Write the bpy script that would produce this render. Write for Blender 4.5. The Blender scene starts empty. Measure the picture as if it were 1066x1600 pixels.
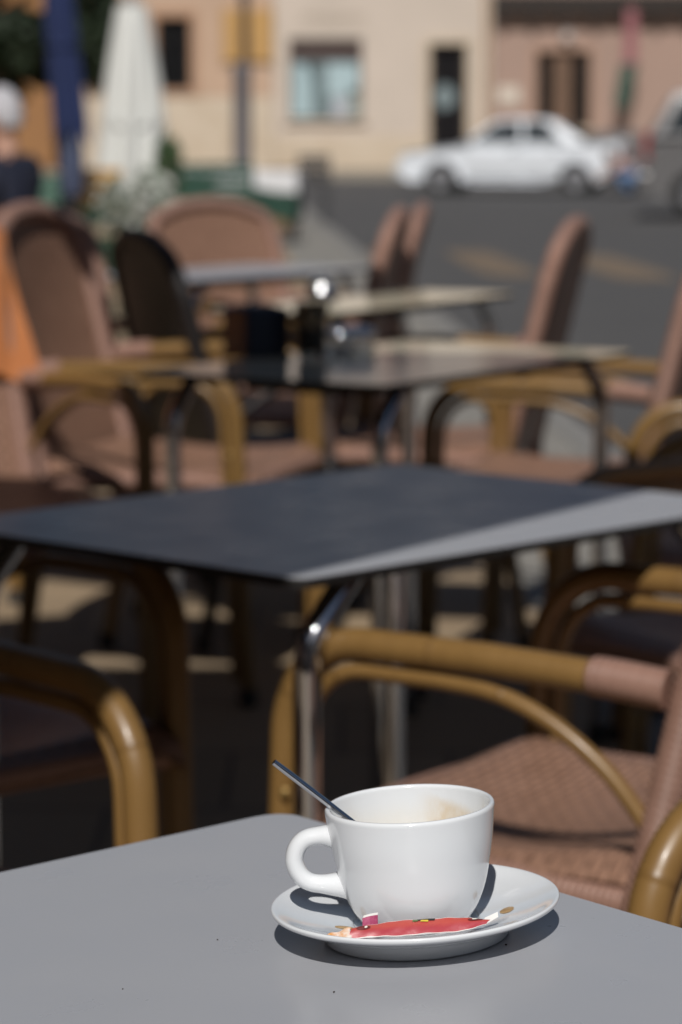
import bpy, bmesh, math, random
from mathutils import Vector, Matrix, Quaternion
random.seed(7)
PI = math.pi
R = math.radians
S = bpy.context.scene
COL = S.collection

# ------------------------------------------------------------------ camera
EYE = 1.188                       # lens height over the terrace, metres
FPX = 4480.0                      # focal length in pixels of the 1066 x 1600 photograph
PITCH = math.atan(601 / FPX)
cam_d = bpy.data.cameras.new('camera')
cam = bpy.data.objects.new('camera', cam_d)
COL.objects.link(cam)
cam.location = (0, 0, EYE)
cam.rotation_euler = (PI / 2 - PITCH, 0, 0)
cam_d.sensor_fit = 'VERTICAL'
cam_d.sensor_height = 36.0
cam_d.lens = FPX / 1600 * 36.0
cam_d.clip_start = 0.05
cam_d.clip_end = 2000
cam_d.dof.use_dof = True
cam_d.dof.focus_distance = 1.555
cam_d.dof.aperture_fstop = 8.0
cam_d.dof.aperture_blades = 9
S.camera = cam

# ------------------------------------------------------------------ sky, sun, exposure
SUN_TRAVEL = Vector((0.075, 1.0, -1.02)).normalized()
SUN_EL = math.asin(-SUN_TRAVEL.z)
world = bpy.data.worlds.new('World')
S.world = world
world.use_nodes = True
wn = world.node_tree.nodes
wl = world.node_tree.links
bg = wn['Background']
sky = wn.new('ShaderNodeTexSky')
sky.sky_type = 'NISHITA'
sky.sun_disc = False
sky.sun_elevation = SUN_EL
sky.sun_rotation = R(184)
sky.air_density = 1.0
sky.dust_density = 1.0
wl.new(sky.outputs['Color'], bg.inputs['Color'])
bg.inputs['Strength'].default_value = 0.05
sun_d = bpy.data.lights.new('sun', 'SUN')
sun_d.energy = 5.0
sun_d.angle = R(0.53)
sun_d.color = (1.0, 0.965, 0.915)
sun = bpy.data.objects.new('sun', sun_d)
COL.objects.link(sun)
sun.rotation_euler = SUN_TRAVEL.to_track_quat('-Z', 'Y').to_euler()
sun.location = (-2, -20, 22)
S.view_settings.view_transform = 'Standard'
S.view_settings.look = 'None'
S.view_settings.exposure = -0.37
S.view_settings.gamma = 1.0
S.view_settings.use_curve_mapping = False
S.cycles.max_bounces = 8
S.cycles.use_denoising = True

# ------------------------------------------------------------------ helpers
def at(px, py, Y):
    """Point at depth Y that the photograph shows at pixel (px, py)."""
    c, s = math.cos(PITCH), math.sin(PITCH)
    u, v = (px - 533) / FPX, -(py - 800) / FPX
    r = Vector((u, c + v * s, -s + v * c))
    return Vector((0, 0, EYE)) + r * (Y / r.y)

def col(c):
    return (c[0], c[1], c[2], 1.0)

MATS = {}
def mat(name, base, rough=0.5, metal=0.0, vary=None, bump=None, coat=0.0, spec=0.5, trans=0.0, sheen=0.0):
    """vary=(scale, second colour, contrast) ; bump=(scale, strength, distance)"""
    if name in MATS:
        return MATS[name]
    m = bpy.data.materials.new(name)
    m.use_nodes = True
    nt = m.node_tree
    b = nt.nodes['Principled BSDF']
    b.inputs['Base Color'].default_value = col(base)
    b.inputs['Roughness'].default_value = rough
    b.inputs['Metallic'].default_value = metal
    b.inputs['Specular IOR Level'].default_value = spec
    b.inputs['Coat Weight'].default_value = coat
    b.inputs['Coat Roughness'].default_value = 0.05
    b.inputs['Transmission Weight'].default_value = trans
    b.inputs['Sheen Weight'].default_value = sheen
    tc = nt.nodes.new('ShaderNodeTexCoord')
    if vary:
        n = nt.nodes.new('ShaderNodeTexNoise')
        n.inputs['Scale'].default_value = vary[0]
        n.inputs['Detail'].default_value = 6
        n.inputs['Roughness'].default_value = 0.65
        nt.links.new(tc.outputs['Object'], n.inputs['Vector'])
        rp = nt.nodes.new('ShaderNodeValToRGB')
        k = vary[2] if len(vary) > 2 else 0.2
        rp.color_ramp.elements[0].position = 0.5 - k
        rp.color_ramp.elements[1].position = 0.5 + k
        rp.color_ramp.elements[0].color = col(base)
        rp.color_ramp.elements[1].color = col(vary[1])
        nt.links.new(n.outputs['Fac'], rp.inputs['Fac'])
        nt.links.new(rp.outputs['Color'], b.inputs['Base Color'])
    if bump:
        n2 = nt.nodes.new('ShaderNodeTexNoise')
        n2.inputs['Scale'].default_value = bump[0]
        n2.inputs['Detail'].default_value = 5
        nt.links.new(tc.outputs['Object'], n2.inputs['Vector'])
        bp = nt.nodes.new('ShaderNodeBump')
        bp.inputs['Strength'].default_value = bump[1]
        bp.inputs['Distance'].default_value = bump[2]
        nt.links.new(n2.outputs['Fac'], bp.inputs['Height'])
        nt.links.new(bp.outputs['Normal'], b.inputs['Normal'])
    MATS[name] = m
    return m

def math_node(nt, op, a, b=None, c=None):
    n = nt.nodes.new('ShaderNodeMath')
    n.operation = op
    for i, v in enumerate((a, b, c)):
        if v is None:
            continue
        if isinstance(v, (int, float)):
            n.inputs[i].default_value = v
        else:
            nt.links.new(v, n.inputs[i])
    return n.outputs[0]

def mix_rgb(nt, fac, a, b):
    n = nt.nodes.new('ShaderNodeMix')
    n.data_type = 'RGBA'
    if isinstance(fac, (int, float)):
        n.inputs[0].default_value = fac
    else:
        nt.links.new(fac, n.inputs[0])
    for i, v in ((6, a), (7, b)):
        if isinstance(v, tuple):
            n.inputs[i].default_value = col(v)
        else:
            nt.links.new(v, n.inputs[i])
    return n.outputs[2]

def weave_mat(name, base, second, pu, pv, basket):
    """woven plastic fibre: uv are metres along the surface"""
    m = bpy.data.materials.new(name)
    m.use_nodes = True
    nt = m.node_tree
    b = nt.nodes['Principled BSDF']
    b.inputs['Roughness'].default_value = 0.42
    b.inputs['Specular IOR Level'].default_value = 0.35
    uv = nt.nodes.new('ShaderNodeUVMap')
    sp = nt.nodes.new('ShaderNodeSeparateXYZ')
    nt.links.new(uv.outputs['UV'], sp.inputs[0])
    sv = math_node(nt, 'SINE', math_node(nt, 'MULTIPLY', sp.outputs[1], PI / pv))
    if basket:
        su = math_node(nt, 'SINE', math_node(nt, 'MULTIPLY', sp.outputs[0], PI / pu))
        h = math_node(nt, 'MULTIPLY_ADD', math_node(nt, 'MULTIPLY', su, sv), 0.5, 0.5)
        rib = math_node(nt, 'ABSOLUTE', su)
        h = math_node(nt, 'ADD', math_node(nt, 'MULTIPLY', h, 0.6), math_node(nt, 'MULTIPLY', rib, 0.5))
    else:
        h = math_node(nt, 'ABSOLUTE', sv)
    bp = nt.nodes.new('ShaderNodeBump')
    bp.inputs['Strength'].default_value = 0.9
    bp.inputs['Distance'].default_value = 0.0022
    nt.links.new(h, bp.inputs['Height'])
    nt.links.new(bp.outputs['Normal'], b.inputs['Normal'])
    n = nt.nodes.new('ShaderNodeTexNoise')
    n.inputs['Scale'].default_value = 60
    n.inputs['Detail'].default_value = 4
    tc = nt.nodes.new('ShaderNodeTexCoord')
    nt.links.new(tc.outputs['Object'], n.inputs['Vector'])
    n5 = nt.nodes.new('ShaderNodeTexNoise'); n5.inputs['Scale'].default_value = 1.0; n5.inputs['Detail'].default_value = 5; n5.inputs['Roughness'].default_value = 0.7
    m5 = nt.nodes.new('ShaderNodeMapping'); m5.inputs['Scale'].default_value = (95, 14, 1) if basket else (8, 70, 1)
    nt.links.new(uv.outputs['UV'], m5.inputs[0]); nt.links.new(m5.outputs[0], n5.inputs['Vector'])
    r5 = nt.nodes.new('ShaderNodeMapRange'); r5.inputs[1].default_value = 0.36; r5.inputs[2].default_value = 0.66
    nt.links.new(n5.outputs['Fac'], r5.inputs[0])
    cv = mix_rgb(nt, math_node(nt, 'MULTIPLY_ADD', n.outputs['Fac'], 0.4, math_node(nt, 'MULTIPLY', r5.outputs[0], 0.6)), base, second)
    if basket:      # shaded holes between the strands are painted in as dark colour
        hole_shade = nt.nodes.new('ShaderNodeMapRange')
        hole_shade.inputs[1].default_value = 0.24; hole_shade.inputs[2].default_value = 0.60; hole_shade.inputs[3].default_value = 0.95; hole_shade.inputs[4].default_value = 0.0
        nt.links.new(h, hole_shade.inputs[0])
        cv = mix_rgb(nt, hole_shade.outputs[0], cv, (0.05, 0.028, 0.02))
    nt.links.new(cv, b.inputs['Base Color'])
    MATS[name] = m
    return m

def obj(name, bm, m=None, parent=None, smooth=False, mesh_name=None):
    me = bpy.data.meshes.new(mesh_name or name)
    bm.normal_update()
    bm.to_mesh(me)
    bm.free()
    if m is not None:
        for mm in (m if isinstance(m, (list, tuple)) else [m]):
            me.materials.append(mm)
    if smooth:
        me.shade_smooth()
        me.set_sharp_from_angle(angle=R(smooth if smooth is not True else 40))
    o = bpy.data.objects.new(name, me)
    COL.objects.link(o)
    if parent is not None:
        o.parent = parent
    return o

def tag(o, label=None, cat=None, group=None, kind=None):
    if label: o['label'] = label
    if cat: o['category'] = cat
    if group: o['group'] = group
    if kind: o['kind'] = kind
    return o

def thing(name, label, cat, loc=(0, 0, 0), rotz=0.0, group=None):
    o = bpy.data.objects.new(name, None)
    o.empty_display_size = 0.1
    COL.objects.link(o)
    o.location = loc
    o.rotation_euler = (0, 0, rotz)
    return tag(o, label, cat, group)

KIDS = {}
def copy_tree(o, parent=None):
    c = o.copy()
    COL.objects.link(c)
    if parent is not None:
        c.parent = parent
    for ch in KIDS.get(o.name, None) or [k for k in o.children]:
        copy_tree(ch, c)
    return c

def fillet(pts, rad, n=6):
    """polyline with its inner corners rounded"""
    pts = [Vector(p) for p in pts]
    out = [pts[0]]
    rads = rad if isinstance(rad, (list, tuple)) else [rad] * (len(pts) - 2)
    for i in range(1, len(pts) - 1):
        p, a, b = pts[i], pts[i - 1], pts[i + 1]
        d1, d2 = (a - p), (b - p)
        l1, l2 = d1.length, d2.length
        d1.normalize(); d2.normalize()
        ang = d1.angle(d2)
        if ang > PI - 0.02 or rads[i - 1] <= 0:
            out.append(p); continue
        t = min(rads[i - 1] / math.tan(ang / 2), l1 * 0.49, l2 * 0.49)
        r = t * math.tan(ang / 2)
        cdir = (d1 + d2).normalized()
        c = p + cdir * (r / math.sin(ang / 2))
        s, e = p + d1 * t, p + d2 * t
        vs, ve = s - c, e - c
        tot = vs.angle(ve)
        ax = vs.cross(ve).normalized()
        for k in range(n + 1):
            out.append(c + Quaternion(ax, tot * k / n) @ vs)
    out.append(pts[-1])
    return out

def tube(bm, pts, r, seg=10, cap=True, closed=False, flat=None):
    """sweep a circle along pts; r number or list; flat=(a,b) scales the two axes; uv in metres"""
    uvl = bm.loops.layers.uv.verify()
    pts = [Vector(p) for p in pts]
    n = len(pts)
    rs = r if isinstance(r, (list, tuple)) else [r] * n
    T = []
    for i in range(n):
        if closed:
            t = pts[(i + 1) % n] - pts[i - 1]
        else:
            t = pts[min(i + 1, n - 1)] - pts[max(i - 1, 0)]
        T.append(t.normalized())
    ref = Vector((0, 1, 0)) if abs(T[0].y) < 0.9 else Vector((1, 0, 0))
    N = (ref - T[0] * ref.dot(T[0])).normalized()
    rings, L = [], [0.0]
    for i in range(n):
        if i:
            N = (N - T[i] * N.dot(T[i])).normalized()
            L.append(L[-1] + (pts[i] - pts[i - 1]).length)
        B = T[i].cross(N)
        fa, fb = flat or (1, 1)
        rings.append([bm.verts.new(pts[i] + (N * math.cos(2 * PI * k / seg) * fa + B * math.sin(2 * PI * k / seg) * fb) * rs[i]) for k in range(seg)])
    m = n if closed else n - 1
    for i in range(m):
        j = (i + 1) % n
        for k in range(seg):
            q = (k + 1) % seg
            f = bm.faces.new((rings[i][k], rings[i][q], rings[j][q], rings[j][k]))
            u0, u1 = k / seg * 2 * PI * rs[i], (k + 1) / seg * 2 * PI * rs[i]
            lj = L[j] if j else L[-1] + 0.01
            for lp, w in zip(f.loops, ((u0, L[i]), (u1, L[i]), (u1, lj), (u0, lj))):
                lp[uvl].uv = w
    if cap and not closed:
        bm.faces.new(rings[0][::-1])
        bm.faces.new(rings[-1])
    return rings

def box(bm, c, s, rz=0.0, rot=None):
    M = Matrix.Translation(c) @ (rot.to_4x4() if rot is not None else Matrix.Rotation(rz, 4, 'Z')) @ Matrix.Diagonal((s[0], s[1], s[2], 1))
    r = bmesh.ops.create_cube(bm, size=1.0, matrix=M)
    return r['verts']

def bevel(bm, w, seg=2, ang=30):
    es = [e for e in bm.edges if len(e.link_faces) == 2 and e.calc_face_angle(0) > R(ang)]
    bmesh.ops.bevel(bm, geom=es, offset=w, segments=seg, affect='EDGES', profile=0.6, clamp_overlap=True)

def lathe(bm, prof, seg=48, cx=0.0, cy=0.0, z0=0.0):
    rings = []
    for r, z in prof:
        if r < 1e-6:
            rings.append([bm.verts.new((cx, cy, z0 + z))])
        else:
            rings.append([bm.verts.new((cx + r * math.cos(2 * PI * k / seg), cy + r * math.sin(2 * PI * k / seg), z0 + z)) for k in range(seg)])
    for a, b in zip(rings, rings[1:]):
        for k in range(seg):
            q = (k + 1) % seg
            if len(a) == 1 and len(b) == 1:
                continue
            if len(a) == 1:
                bm.faces.new((a[0], b[k], b[q]))
            elif len(b) == 1:
                bm.faces.new((a[k], a[q], b[0]))
            else:
                bm.faces.new((a[k], a[q], b[q], b[k]))

def smooth_prof(pts, n=6):
    """Catmull-Rom through 2-d points"""
    P = [Vector((p[0], p[1], 0)) for p in pts]
    out = []
    for i in range(len(P) - 1):
        p0, p1, p2, p3 = P[max(i - 1, 0)], P[i], P[i + 1], P[min(i + 2, len(P) - 1)]
        for k in range(n):
            t = k / n
            q = 0.5 * ((2 * p1) + (-p0 + p2) * t + (2 * p0 - 5 * p1 + 4 * p2 - p3) * t * t + (-p0 + 3 * p1 - 3 * p2 + p3) * t ** 3)
            out.append((max(q.x, 0), q.y))
    out.append((P[-1].x, P[-1].y))
    return out

def smooth3(pts, n=6):
    P = [Vector(p) for p in pts]
    out = []
    for i in range(len(P) - 1):
        p0, p1, p2, p3 = P[max(i - 1, 0)], P[i], P[i + 1], P[min(i + 2, len(P) - 1)]
        for k in range(n):
            t = k / n
            out.append(0.5 * ((2 * p1) + (-p0 + p2) * t + (2 * p0 - 5 * p1 + 4 * p2 - p3) * t * t + (-p0 + 3 * p1 - 3 * p2 + p3) * t ** 3))
    out.append(P[-1])
    return out

def prism(bm, poly, axis, a, b):
    """poly of 2-d points extruded between a and b along axis 'x','y' or 'z'"""
    def v(p, t):
        return {'x': (t, p[0], p[1]), 'y': (p[0], t, p[1]), 'z': (p[0], p[1], t)}[axis]
    lo = [bm.verts.new(v(p, a)) for p in poly]
    hi = [bm.verts.new(v(p, b)) for p in poly]
    bm.faces.new(lo[::-1]); bm.faces.new(hi)
    for i in range(len(poly)):
        j = (i + 1) % len(poly)
        bm.faces.new((lo[i], lo[j], hi[j], hi[i]))
    bmesh.ops.recalc_face_normals(bm, faces=bm.faces)

def grid(bm, fn, nu, nv, thick=0.0, uvscale=None):
    """surface fn(u,v)->Vector for u,v in 0..1, uv = metres if uvscale given"""
    uvl = bm.loops.layers.uv.verify()
    V = [[bm.verts.new(fn(i / nu, j / nv)) for j in range(nv + 1)] for i in range(nu + 1)]
    fs = []
    for i in range(nu):
        for j in range(nv):
            f = bm.faces.new((V[i][j], V[i + 1][j], V[i + 1][j + 1], V[i][j + 1]))
            fs.append(f)
            if uvscale:
                for lp, (a, b) in zip(f.loops, ((i, j), (i + 1, j), (i + 1, j + 1), (i, j + 1))):
                    lp[uvl].uv = (a / nu * uvscale[0], b / nv * uvscale[1])
    if thick:
        bm.normal_update()
        bmesh.ops.solidify(bm, geom=fs, thickness=thick)
    return V

# ------------------------------------------------------------------ materials
GREY_TOP = None
def tabletop_mat():
    m = bpy.data.materials.new('grey_laminate')
    m.use_nodes = True
    nt = m.node_tree
    b = nt.nodes['Principled BSDF']
    tc = nt.nodes.new('ShaderNodeTexCoord')
    n = nt.nodes.new('ShaderNodeTexNoise'); n.inputs['Scale'].default_value = 3.5; n.inputs['Detail'].default_value = 7
    nt.links.new(tc.outputs['Object'], n.inputs['Vector'])
    base = mix_rgb(nt, n.outputs['Fac'], (0.345, 0.357, 0.392), (0.378, 0.385, 0.405))
    sm = nt.nodes.new('ShaderNodeTexNoise'); sm.inputs['Scale'].default_value = 1.0; sm.inputs['Detail'].default_value = 9; sm.inputs['Roughness'].default_value = 0.7; sm.inputs['Distortion'].default_value = 1.2
    mpp = nt.nodes.new('ShaderNodeMapping'); mpp.inputs['Scale'].default_value = (4, 11, 1); mpp.inputs['Rotation'].default_value = (0, 0, 0.5)
    nt.links.new(tc.outputs['Object'], mpp.inputs[0]); nt.links.new(mpp.outputs[0], sm.inputs['Vector'])
    smr = nt.nodes.new('ShaderNodeMapRange'); smr.inputs[1].default_value = 0.52; smr.inputs[2].default_value = 0.75; smr.inputs[4].default_value = 0.05
    nt.links.new(sm.outputs['Fac'], smr.inputs[0])
    base = mix_rgb(nt, smr.outputs[0], base, (0.46, 0.45, 0.44))
    # tiny grit specks
    v = nt.nodes.new('ShaderNodeTexVoronoi'); v.inputs['Scale'].default_value = 26
    nt.links.new(tc.outputs['Object'], v.inputs['Vector'])
    n3 = nt.nodes.new('ShaderNodeTexNoise'); n3.inputs['Scale'].default_value = 9
    nt.links.new(tc.outputs['Object'], n3.inputs['Vector'])
    rad = math_node(nt, 'MULTIPLY', math_node(nt, 'SUBTRACT', n3.outputs['Fac'], 0.46), 0.16)
    spot = math_node(nt, 'LESS_THAN', v.outputs['Distance'], rad)
    c = mix_rgb(nt, math_node(nt, 'MULTIPLY', spot, 0.55), base, (0.06, 0.05, 0.045))
    nt.links.new(c, b.inputs['Base Color'])
    # dull wipe marks show in the gloss only
    n2 = nt.nodes.new('ShaderNodeTexNoise'); n2.inputs['Scale'].default_value = 14; n2.inputs['Detail'].default_value = 8
    nt.links.new(tc.outputs['Object'], n2.inputs['Vector'])
    rr = nt.nodes.new('ShaderNodeMapRange'); rr.inputs[3].default_value = 0.20; rr.inputs[4].default_value = 0.40
    nt.links.new(n2.outputs['Fac'], rr.inputs[0])
    nt.links.new(rr.outputs[0], b.inputs['Roughness'])
    n4 = nt.nodes.new('ShaderNodeTexNoise'); n4.inputs['Scale'].default_value = 700; n4.inputs['Detail'].default_value = 2
    nt.links.new(tc.outputs['Object'], n4.inputs['Vector'])
    bp = nt.nodes.new('ShaderNodeBump'); bp.inputs['Strength'].default_value = 0.06; bp.inputs['Distance'].default_value = 0.0006
    nt.links.new(n4.outputs['Fac'], bp.inputs['Height'])
    nt.links.new(bp.outputs['Normal'], b.inputs['Normal'])
    MATS['grey_laminate'] = m
    return m
TOP = tabletop_mat()
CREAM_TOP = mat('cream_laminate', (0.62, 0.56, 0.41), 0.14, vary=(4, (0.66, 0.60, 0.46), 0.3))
CORE = mat('black_core', (0.012, 0.011, 0.011), 0.45)
CHROME = mat('chrome', (0.60, 0.61, 0.64), 0.09, 1.0)
RUBBER = mat('black_rubber', (0.015, 0.015, 0.015), 0.7)
STEEL = mat('spoon_steel', (0.60, 0.61, 0.63), 0.12, 1.0, bump=(180, 0.05, 0.0004))
WEAVE = weave_mat('woven_fibre', (0.385, 0.225, 0.158), (0.205, 0.112, 0.074), 0.0125, 0.0145, True)
WRAP = weave_mat('wrapped_fibre', (0.335, 0.197, 0.152), (0.26, 0.148, 0.112), 0.009, 0.0085, False)

def bamboo_mat():
    m = bpy.data.materials.new('bamboo_lacquer')
    m.use_nodes = True
    nt = m.node_tree
    b = nt.nodes['Principled BSDF']
    uv = nt.nodes.new('ShaderNodeUVMap')
    sp = nt.nodes.new('ShaderNodeSeparateXYZ')
    nt.links.new(uv.outputs['UV'], sp.inputs[0])
    # darker node rings every 19 cm of cane
    ph = math_node(nt, 'PINGPONG', math_node(nt, 'ADD', sp.outputs[1], 0.03), 0.105)
    ring = math_node(nt, 'LESS_THAN', ph, 0.0035)
    tc = nt.nodes.new('ShaderNodeTexCoord')
    mp = nt.nodes.new('ShaderNodeMapping'); mp.inputs['Scale'].default_value = (60, 60, 9)
    nt.links.new(tc.outputs['Object'], mp.inputs[0])
    n = nt.nodes.new('ShaderNodeTexNoise'); n.inputs['Scale'].default_value = 1.0; n.inputs['Detail'].default_value = 6
    nt.links.new(mp.outputs[0], n.inputs['Vector'])
    c = mix_rgb(nt, n.outputs['Fac'], (0.232, 0.134, 0.043), (0.165, 0.090, 0.027))
    c2 = mix_rgb(nt, math_node(nt, 'MULTIPLY', ring, 0.25), c, (0.10, 0.05, 0.014))
    nt.links.new(c2, b.inputs['Base Color'])
    b.inputs['Roughness'].default_value = 0.40
    b.inputs['Coat Weight'].default_value = 0.10
    b.inputs['Coat Roughness'].default_value = 0.16
    hb = math_node(nt, 'MULTIPLY', math_node(nt, 'SUBTRACT', 1.0, math_node(nt, 'MINIMUM', math_node(nt, 'MULTIPLY', ph, 200), 1.0)), 1.0)
    bp = nt.nodes.new('ShaderNodeBump'); bp.inputs['Strength'].default_value = 0.6; bp.inputs['Distance'].default_value = 0.0012
    nt.links.new(hb, bp.inputs['Height'])
    nt.links.new(bp.outputs['Normal'], b.inputs['Normal'])
    MATS['bamboo'] = m
    return m
BAMBOO = bamboo_mat()
SCREW = mat('brass_screw', (0.40, 0.27, 0.10), 0.3, 0.6)

# ------------------------------------------------------------------ ground
def kerb_x(y):
    return 0.3 + (23.3 - y) * 0.047

def sstep(t):
    t = min(max(t, 0.0), 1.0)
    return t * t * (3 - 2 * t)

def tz(y):
    """the terrace swells a few centimetres towards the third table and falls off beyond"""
    return 0.055 * sstep((y - 3) / 3.3) if y < 6.5 else 0.055 - 0.055 * sstep((y - 6.8) / 4.5)

def road_z(y):
    t = min(max((y - 20) / 24, 0), 1)
    return -0.11 + 0.11 * t * t * (3 - 2 * t)

bm = bmesh.new()
grid(bm, lambda u, v: Vector((-700 + 1400 * u, -700 + 1400 * v, -0.32)), 8, 8)
tag(obj('ground', bm, mat('bare_ground', (0.11, 0.09, 0.07), 0.9, vary=(0.2, (0.15, 0.12, 0.09)))), kind='structure')

ys = [-30, -10, 0] + [3 + 0.5 * k for k in range(19)] + [13, 16, 20, 24, 28, 32, 36, 40, 44, 50, 58, 66.2]
bm = bmesh.new()
A = [bm.verts.new((kerb_x(y) + 0.12, y, road_z(y))) for y in ys]
B = [bm.verts.new((90, y, road_z(y))) for y in ys]
for i in range(len(ys) - 1):
    bm.faces.new((A[i], B[i], B[i + 1], A[i + 1]))
tag(obj('road', bm, mat('asphalt', (0.062, 0.061, 0.061), 0.82, vary=(1.3, (0.088, 0.085, 0.083), 0.3), bump=(90, 0.5, 0.01))), kind='structure')

def paving_mat():
    m = bpy.data.materials.new('terrace_paving')
    m.use_nodes = True
    nt = m.node_tree
    b = nt.nodes['Principled BSDF']
    tc = nt.nodes.new('ShaderNodeTexCoord')
    br = nt.nodes.new('ShaderNodeTexBrick')
    br.inputs['Scale'].default_value = 1.0
    br.inputs['Brick Width'].default_value = 0.40
    br.inputs['Row Height'].default_value = 0.40
    br.inputs['Mortar Size'].default_value = 0.006
    br.offset = 0.5
    br.inputs['Color1'].default_value = (0.36, 0.265, 0.165, 1)
    br.inputs['Color2'].default_value = (0.30, 0.215, 0.13, 1)
    br.inputs['Mortar'].default_value = (0.12, 0.095, 0.07, 1)
    nt.links.new(tc.outputs['Object'], br.inputs['Vector'])
    n = nt.nodes.new('ShaderNodeTexNoise'); n.inputs['Scale'].default_value = 1.1; n.inputs['Detail'].default_value = 8
    nt.links.new(tc.outputs['Object'], n.inputs['Vector'])
    c = mix_rgb(nt, math_node(nt, 'MULTIPLY', n.outputs['Fac'], 0.45), br.outputs['Color'], (0.18, 0.14, 0.10))
    nt.links.new(c, b.inputs['Base Color'])
    b.inputs['Roughness'].default_value = 0.75
    bp = nt.nodes.new('ShaderNodeBump'); bp.inputs['Strength'].default_value = 0.5; bp.inputs['Distance'].default_value = 0.004
    inv = math_node(nt, 'SUBTRACT', 1.0, br.outputs['Fac'])
    nt.links.new(inv, bp.inputs['Height'])
    nt.links.new(bp.outputs['Normal'], b.inputs['Normal'])
    return m
bm = bmesh.new()
A = [bm.verts.new((-60, y, tz(y))) for y in ys]
B = [bm.verts.new((kerb_x(y) - 0.62, y, tz(y))) for y in ys]
for i in range(len(ys) - 1):
    bm.faces.new((A[i], B[i], B[i + 1], A[i + 1]))
tag(obj('terrace_paving', bm, paving_mat()), kind='structure')
bm = bmesh.new()
A = [bm.verts.new((kerb_x(y) - 0.62, y, tz(y))) for y in ys]
B = [bm.verts.new((kerb_x(y) - 0.02, y, tz(y))) for y in ys]
for i in range(len(ys) - 1):
    bm.faces.new((A[i], B[i], B[i + 1], A[i + 1]))
tag(obj('pavement_edge', bm, mat('concrete_paving', (0.20, 0.19, 0.17), 0.8, vary=(2.5, (0.25, 0.235, 0.21)), bump=(60, 0.3, 0.005))), kind='structure')

# kerb stones, one object each, along the pavement
kerb = tag(bpy.data.objects.new('kerb', None), kind='structure')
COL.objects.link(kerb)
KST = mat('granite_kerb', (0.24, 0.23, 0.215), 0.75, vary=(30, (0.17, 0.165, 0.155), 0.15), bump=(80, 0.3, 0.004))
bm = bmesh.new()
box(bm, (0, 0, -0.13), (0.14, 0.985, 0.284))
bevel(bm, 0.012, 2)
first = obj('kerb_stone', bm, KST, kerb)
y = 1.0
while y < 66:
    k = first if y == 1.0 else first.copy()
    if k is not first:
        COL.objects.link(k); k.parent = kerb
    k.location = (kerb_x(y + 0.5) + 0.05, y + 0.5, tz(y + 0.5) - 0.004)
    k.rotation_euler = (0, 0, math.atan(0.047))
    y += 1.0

# worn ochre road marks
MARK = mat('worn_ochre_paint', (0.22, 0.155, 0.095), 0.8, vary=(9, (0.11, 0.09, 0.072), 0.2))
for i, (cx, cy, w, l) in enumerate(((1.40, 27.2, 0.55, 4.6), (2.52, 26.6, 0.62, 4.4), (0.42, 28.0, 0.24, 3.0))):
    bm = bmesh.new()
    N = 14
    L_, R_ = [], []
    for j in range(N + 1):
        t = j / N
        yy = cy + (t - 0.5) * l
        ww = w * (0.62 + 0.38 * math.sin(PI * min(max(t, 0.0), 1.0)) ** 0.3) * random.uniform(0.9, 1.05) / 2
        sx = -0.055 * (yy - cy)
        L_.append(bm.verts.new((cx + sx - ww, yy, road_z(yy) + 0.005)))
        R_.append(bm.verts.new((cx + sx + ww, yy, road_z(yy) + 0.005)))
    for j in range(N):
        bm.faces.new((L_[j], R_[j], R_[j + 1], L_[j + 1]))
    tag(obj('road_marking', bm, MARK), kind='structure')

bm = bmesh.new()
box(bm, (-2, 70.2, -0.04), (150, 8.0, 0.32))
tag(obj('far_pavement', bm, mat('far_concrete', (0.23, 0.20, 0.165), 0.85, vary=(0.8, (0.28, 0.25, 0.20)), bump=(20, 0.3, 0.01))), kind='structure')

# ------------------------------------------------------------------ buildings across the road
FY = 74.0
def wall_mesh(x0, x1, z0, z1, y0, y1, holes):
    """front wall with real openings, y0 = street face, y1 = inner face"""
    bm = bmesh.new()
    xs = sorted({x0, x1} | {h[0] for h in holes} | {h[1] for h in holes})
    zs = sorted({z0, z1} | {h[2] for h in holes} | {h[3] for h in holes})
    def inside(xa, xb, za, zb):
        cx, cz = (xa + xb) / 2, (za + zb) / 2
        return any(h[0] < cx < h[1] and h[2] < cz < h[3] for h in holes)
    vc = {}
    def V(x, y, z):
        k = (round(x, 5), round(y, 5), round(z, 5))
        if k not in vc:
            vc[k] = bm.verts.new((x, y, z))
        return vc[k]
    for xa, xb in zip(xs, xs[1:]):
        for za, zb in zip(zs, zs[1:]):
            if inside(xa, xb, za, zb):
                continue
            bm.faces.new((V(xa, y0, za), V(xb, y0, za), V(xb, y0, zb), V(xa, y0, zb)))
            bm.faces.new((V(xa, y1, zb), V(xb, y1, zb), V(xb, y1, za), V(xa, y1, za)))
    for a, b, c, d in holes:
        for p, q in (((a, c), (b, c)), ((b, c), (b, d)), ((b, d), (a, d)), ((a, d), (a, c))):
            bm.faces.new((bm.verts.new((p[0], y0, p[1])), bm.verts.new((q[0], y0, q[1])), bm.verts.new((q[0], y1, q[1])), bm.verts.new((p[0], y1, p[1]))))
    box(bm, (x0 + 0.006, (y0 + y1) / 2, (z0 + z1) / 2), (0.01, y1 - y0 - 0.004, z1 - z0))
    box(bm, (x1 - 0.006, (y0 + y1) / 2, (z0 + z1) / 2), (0.01, y1 - y0 - 0.004, z1 - z0))
    return bm

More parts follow.
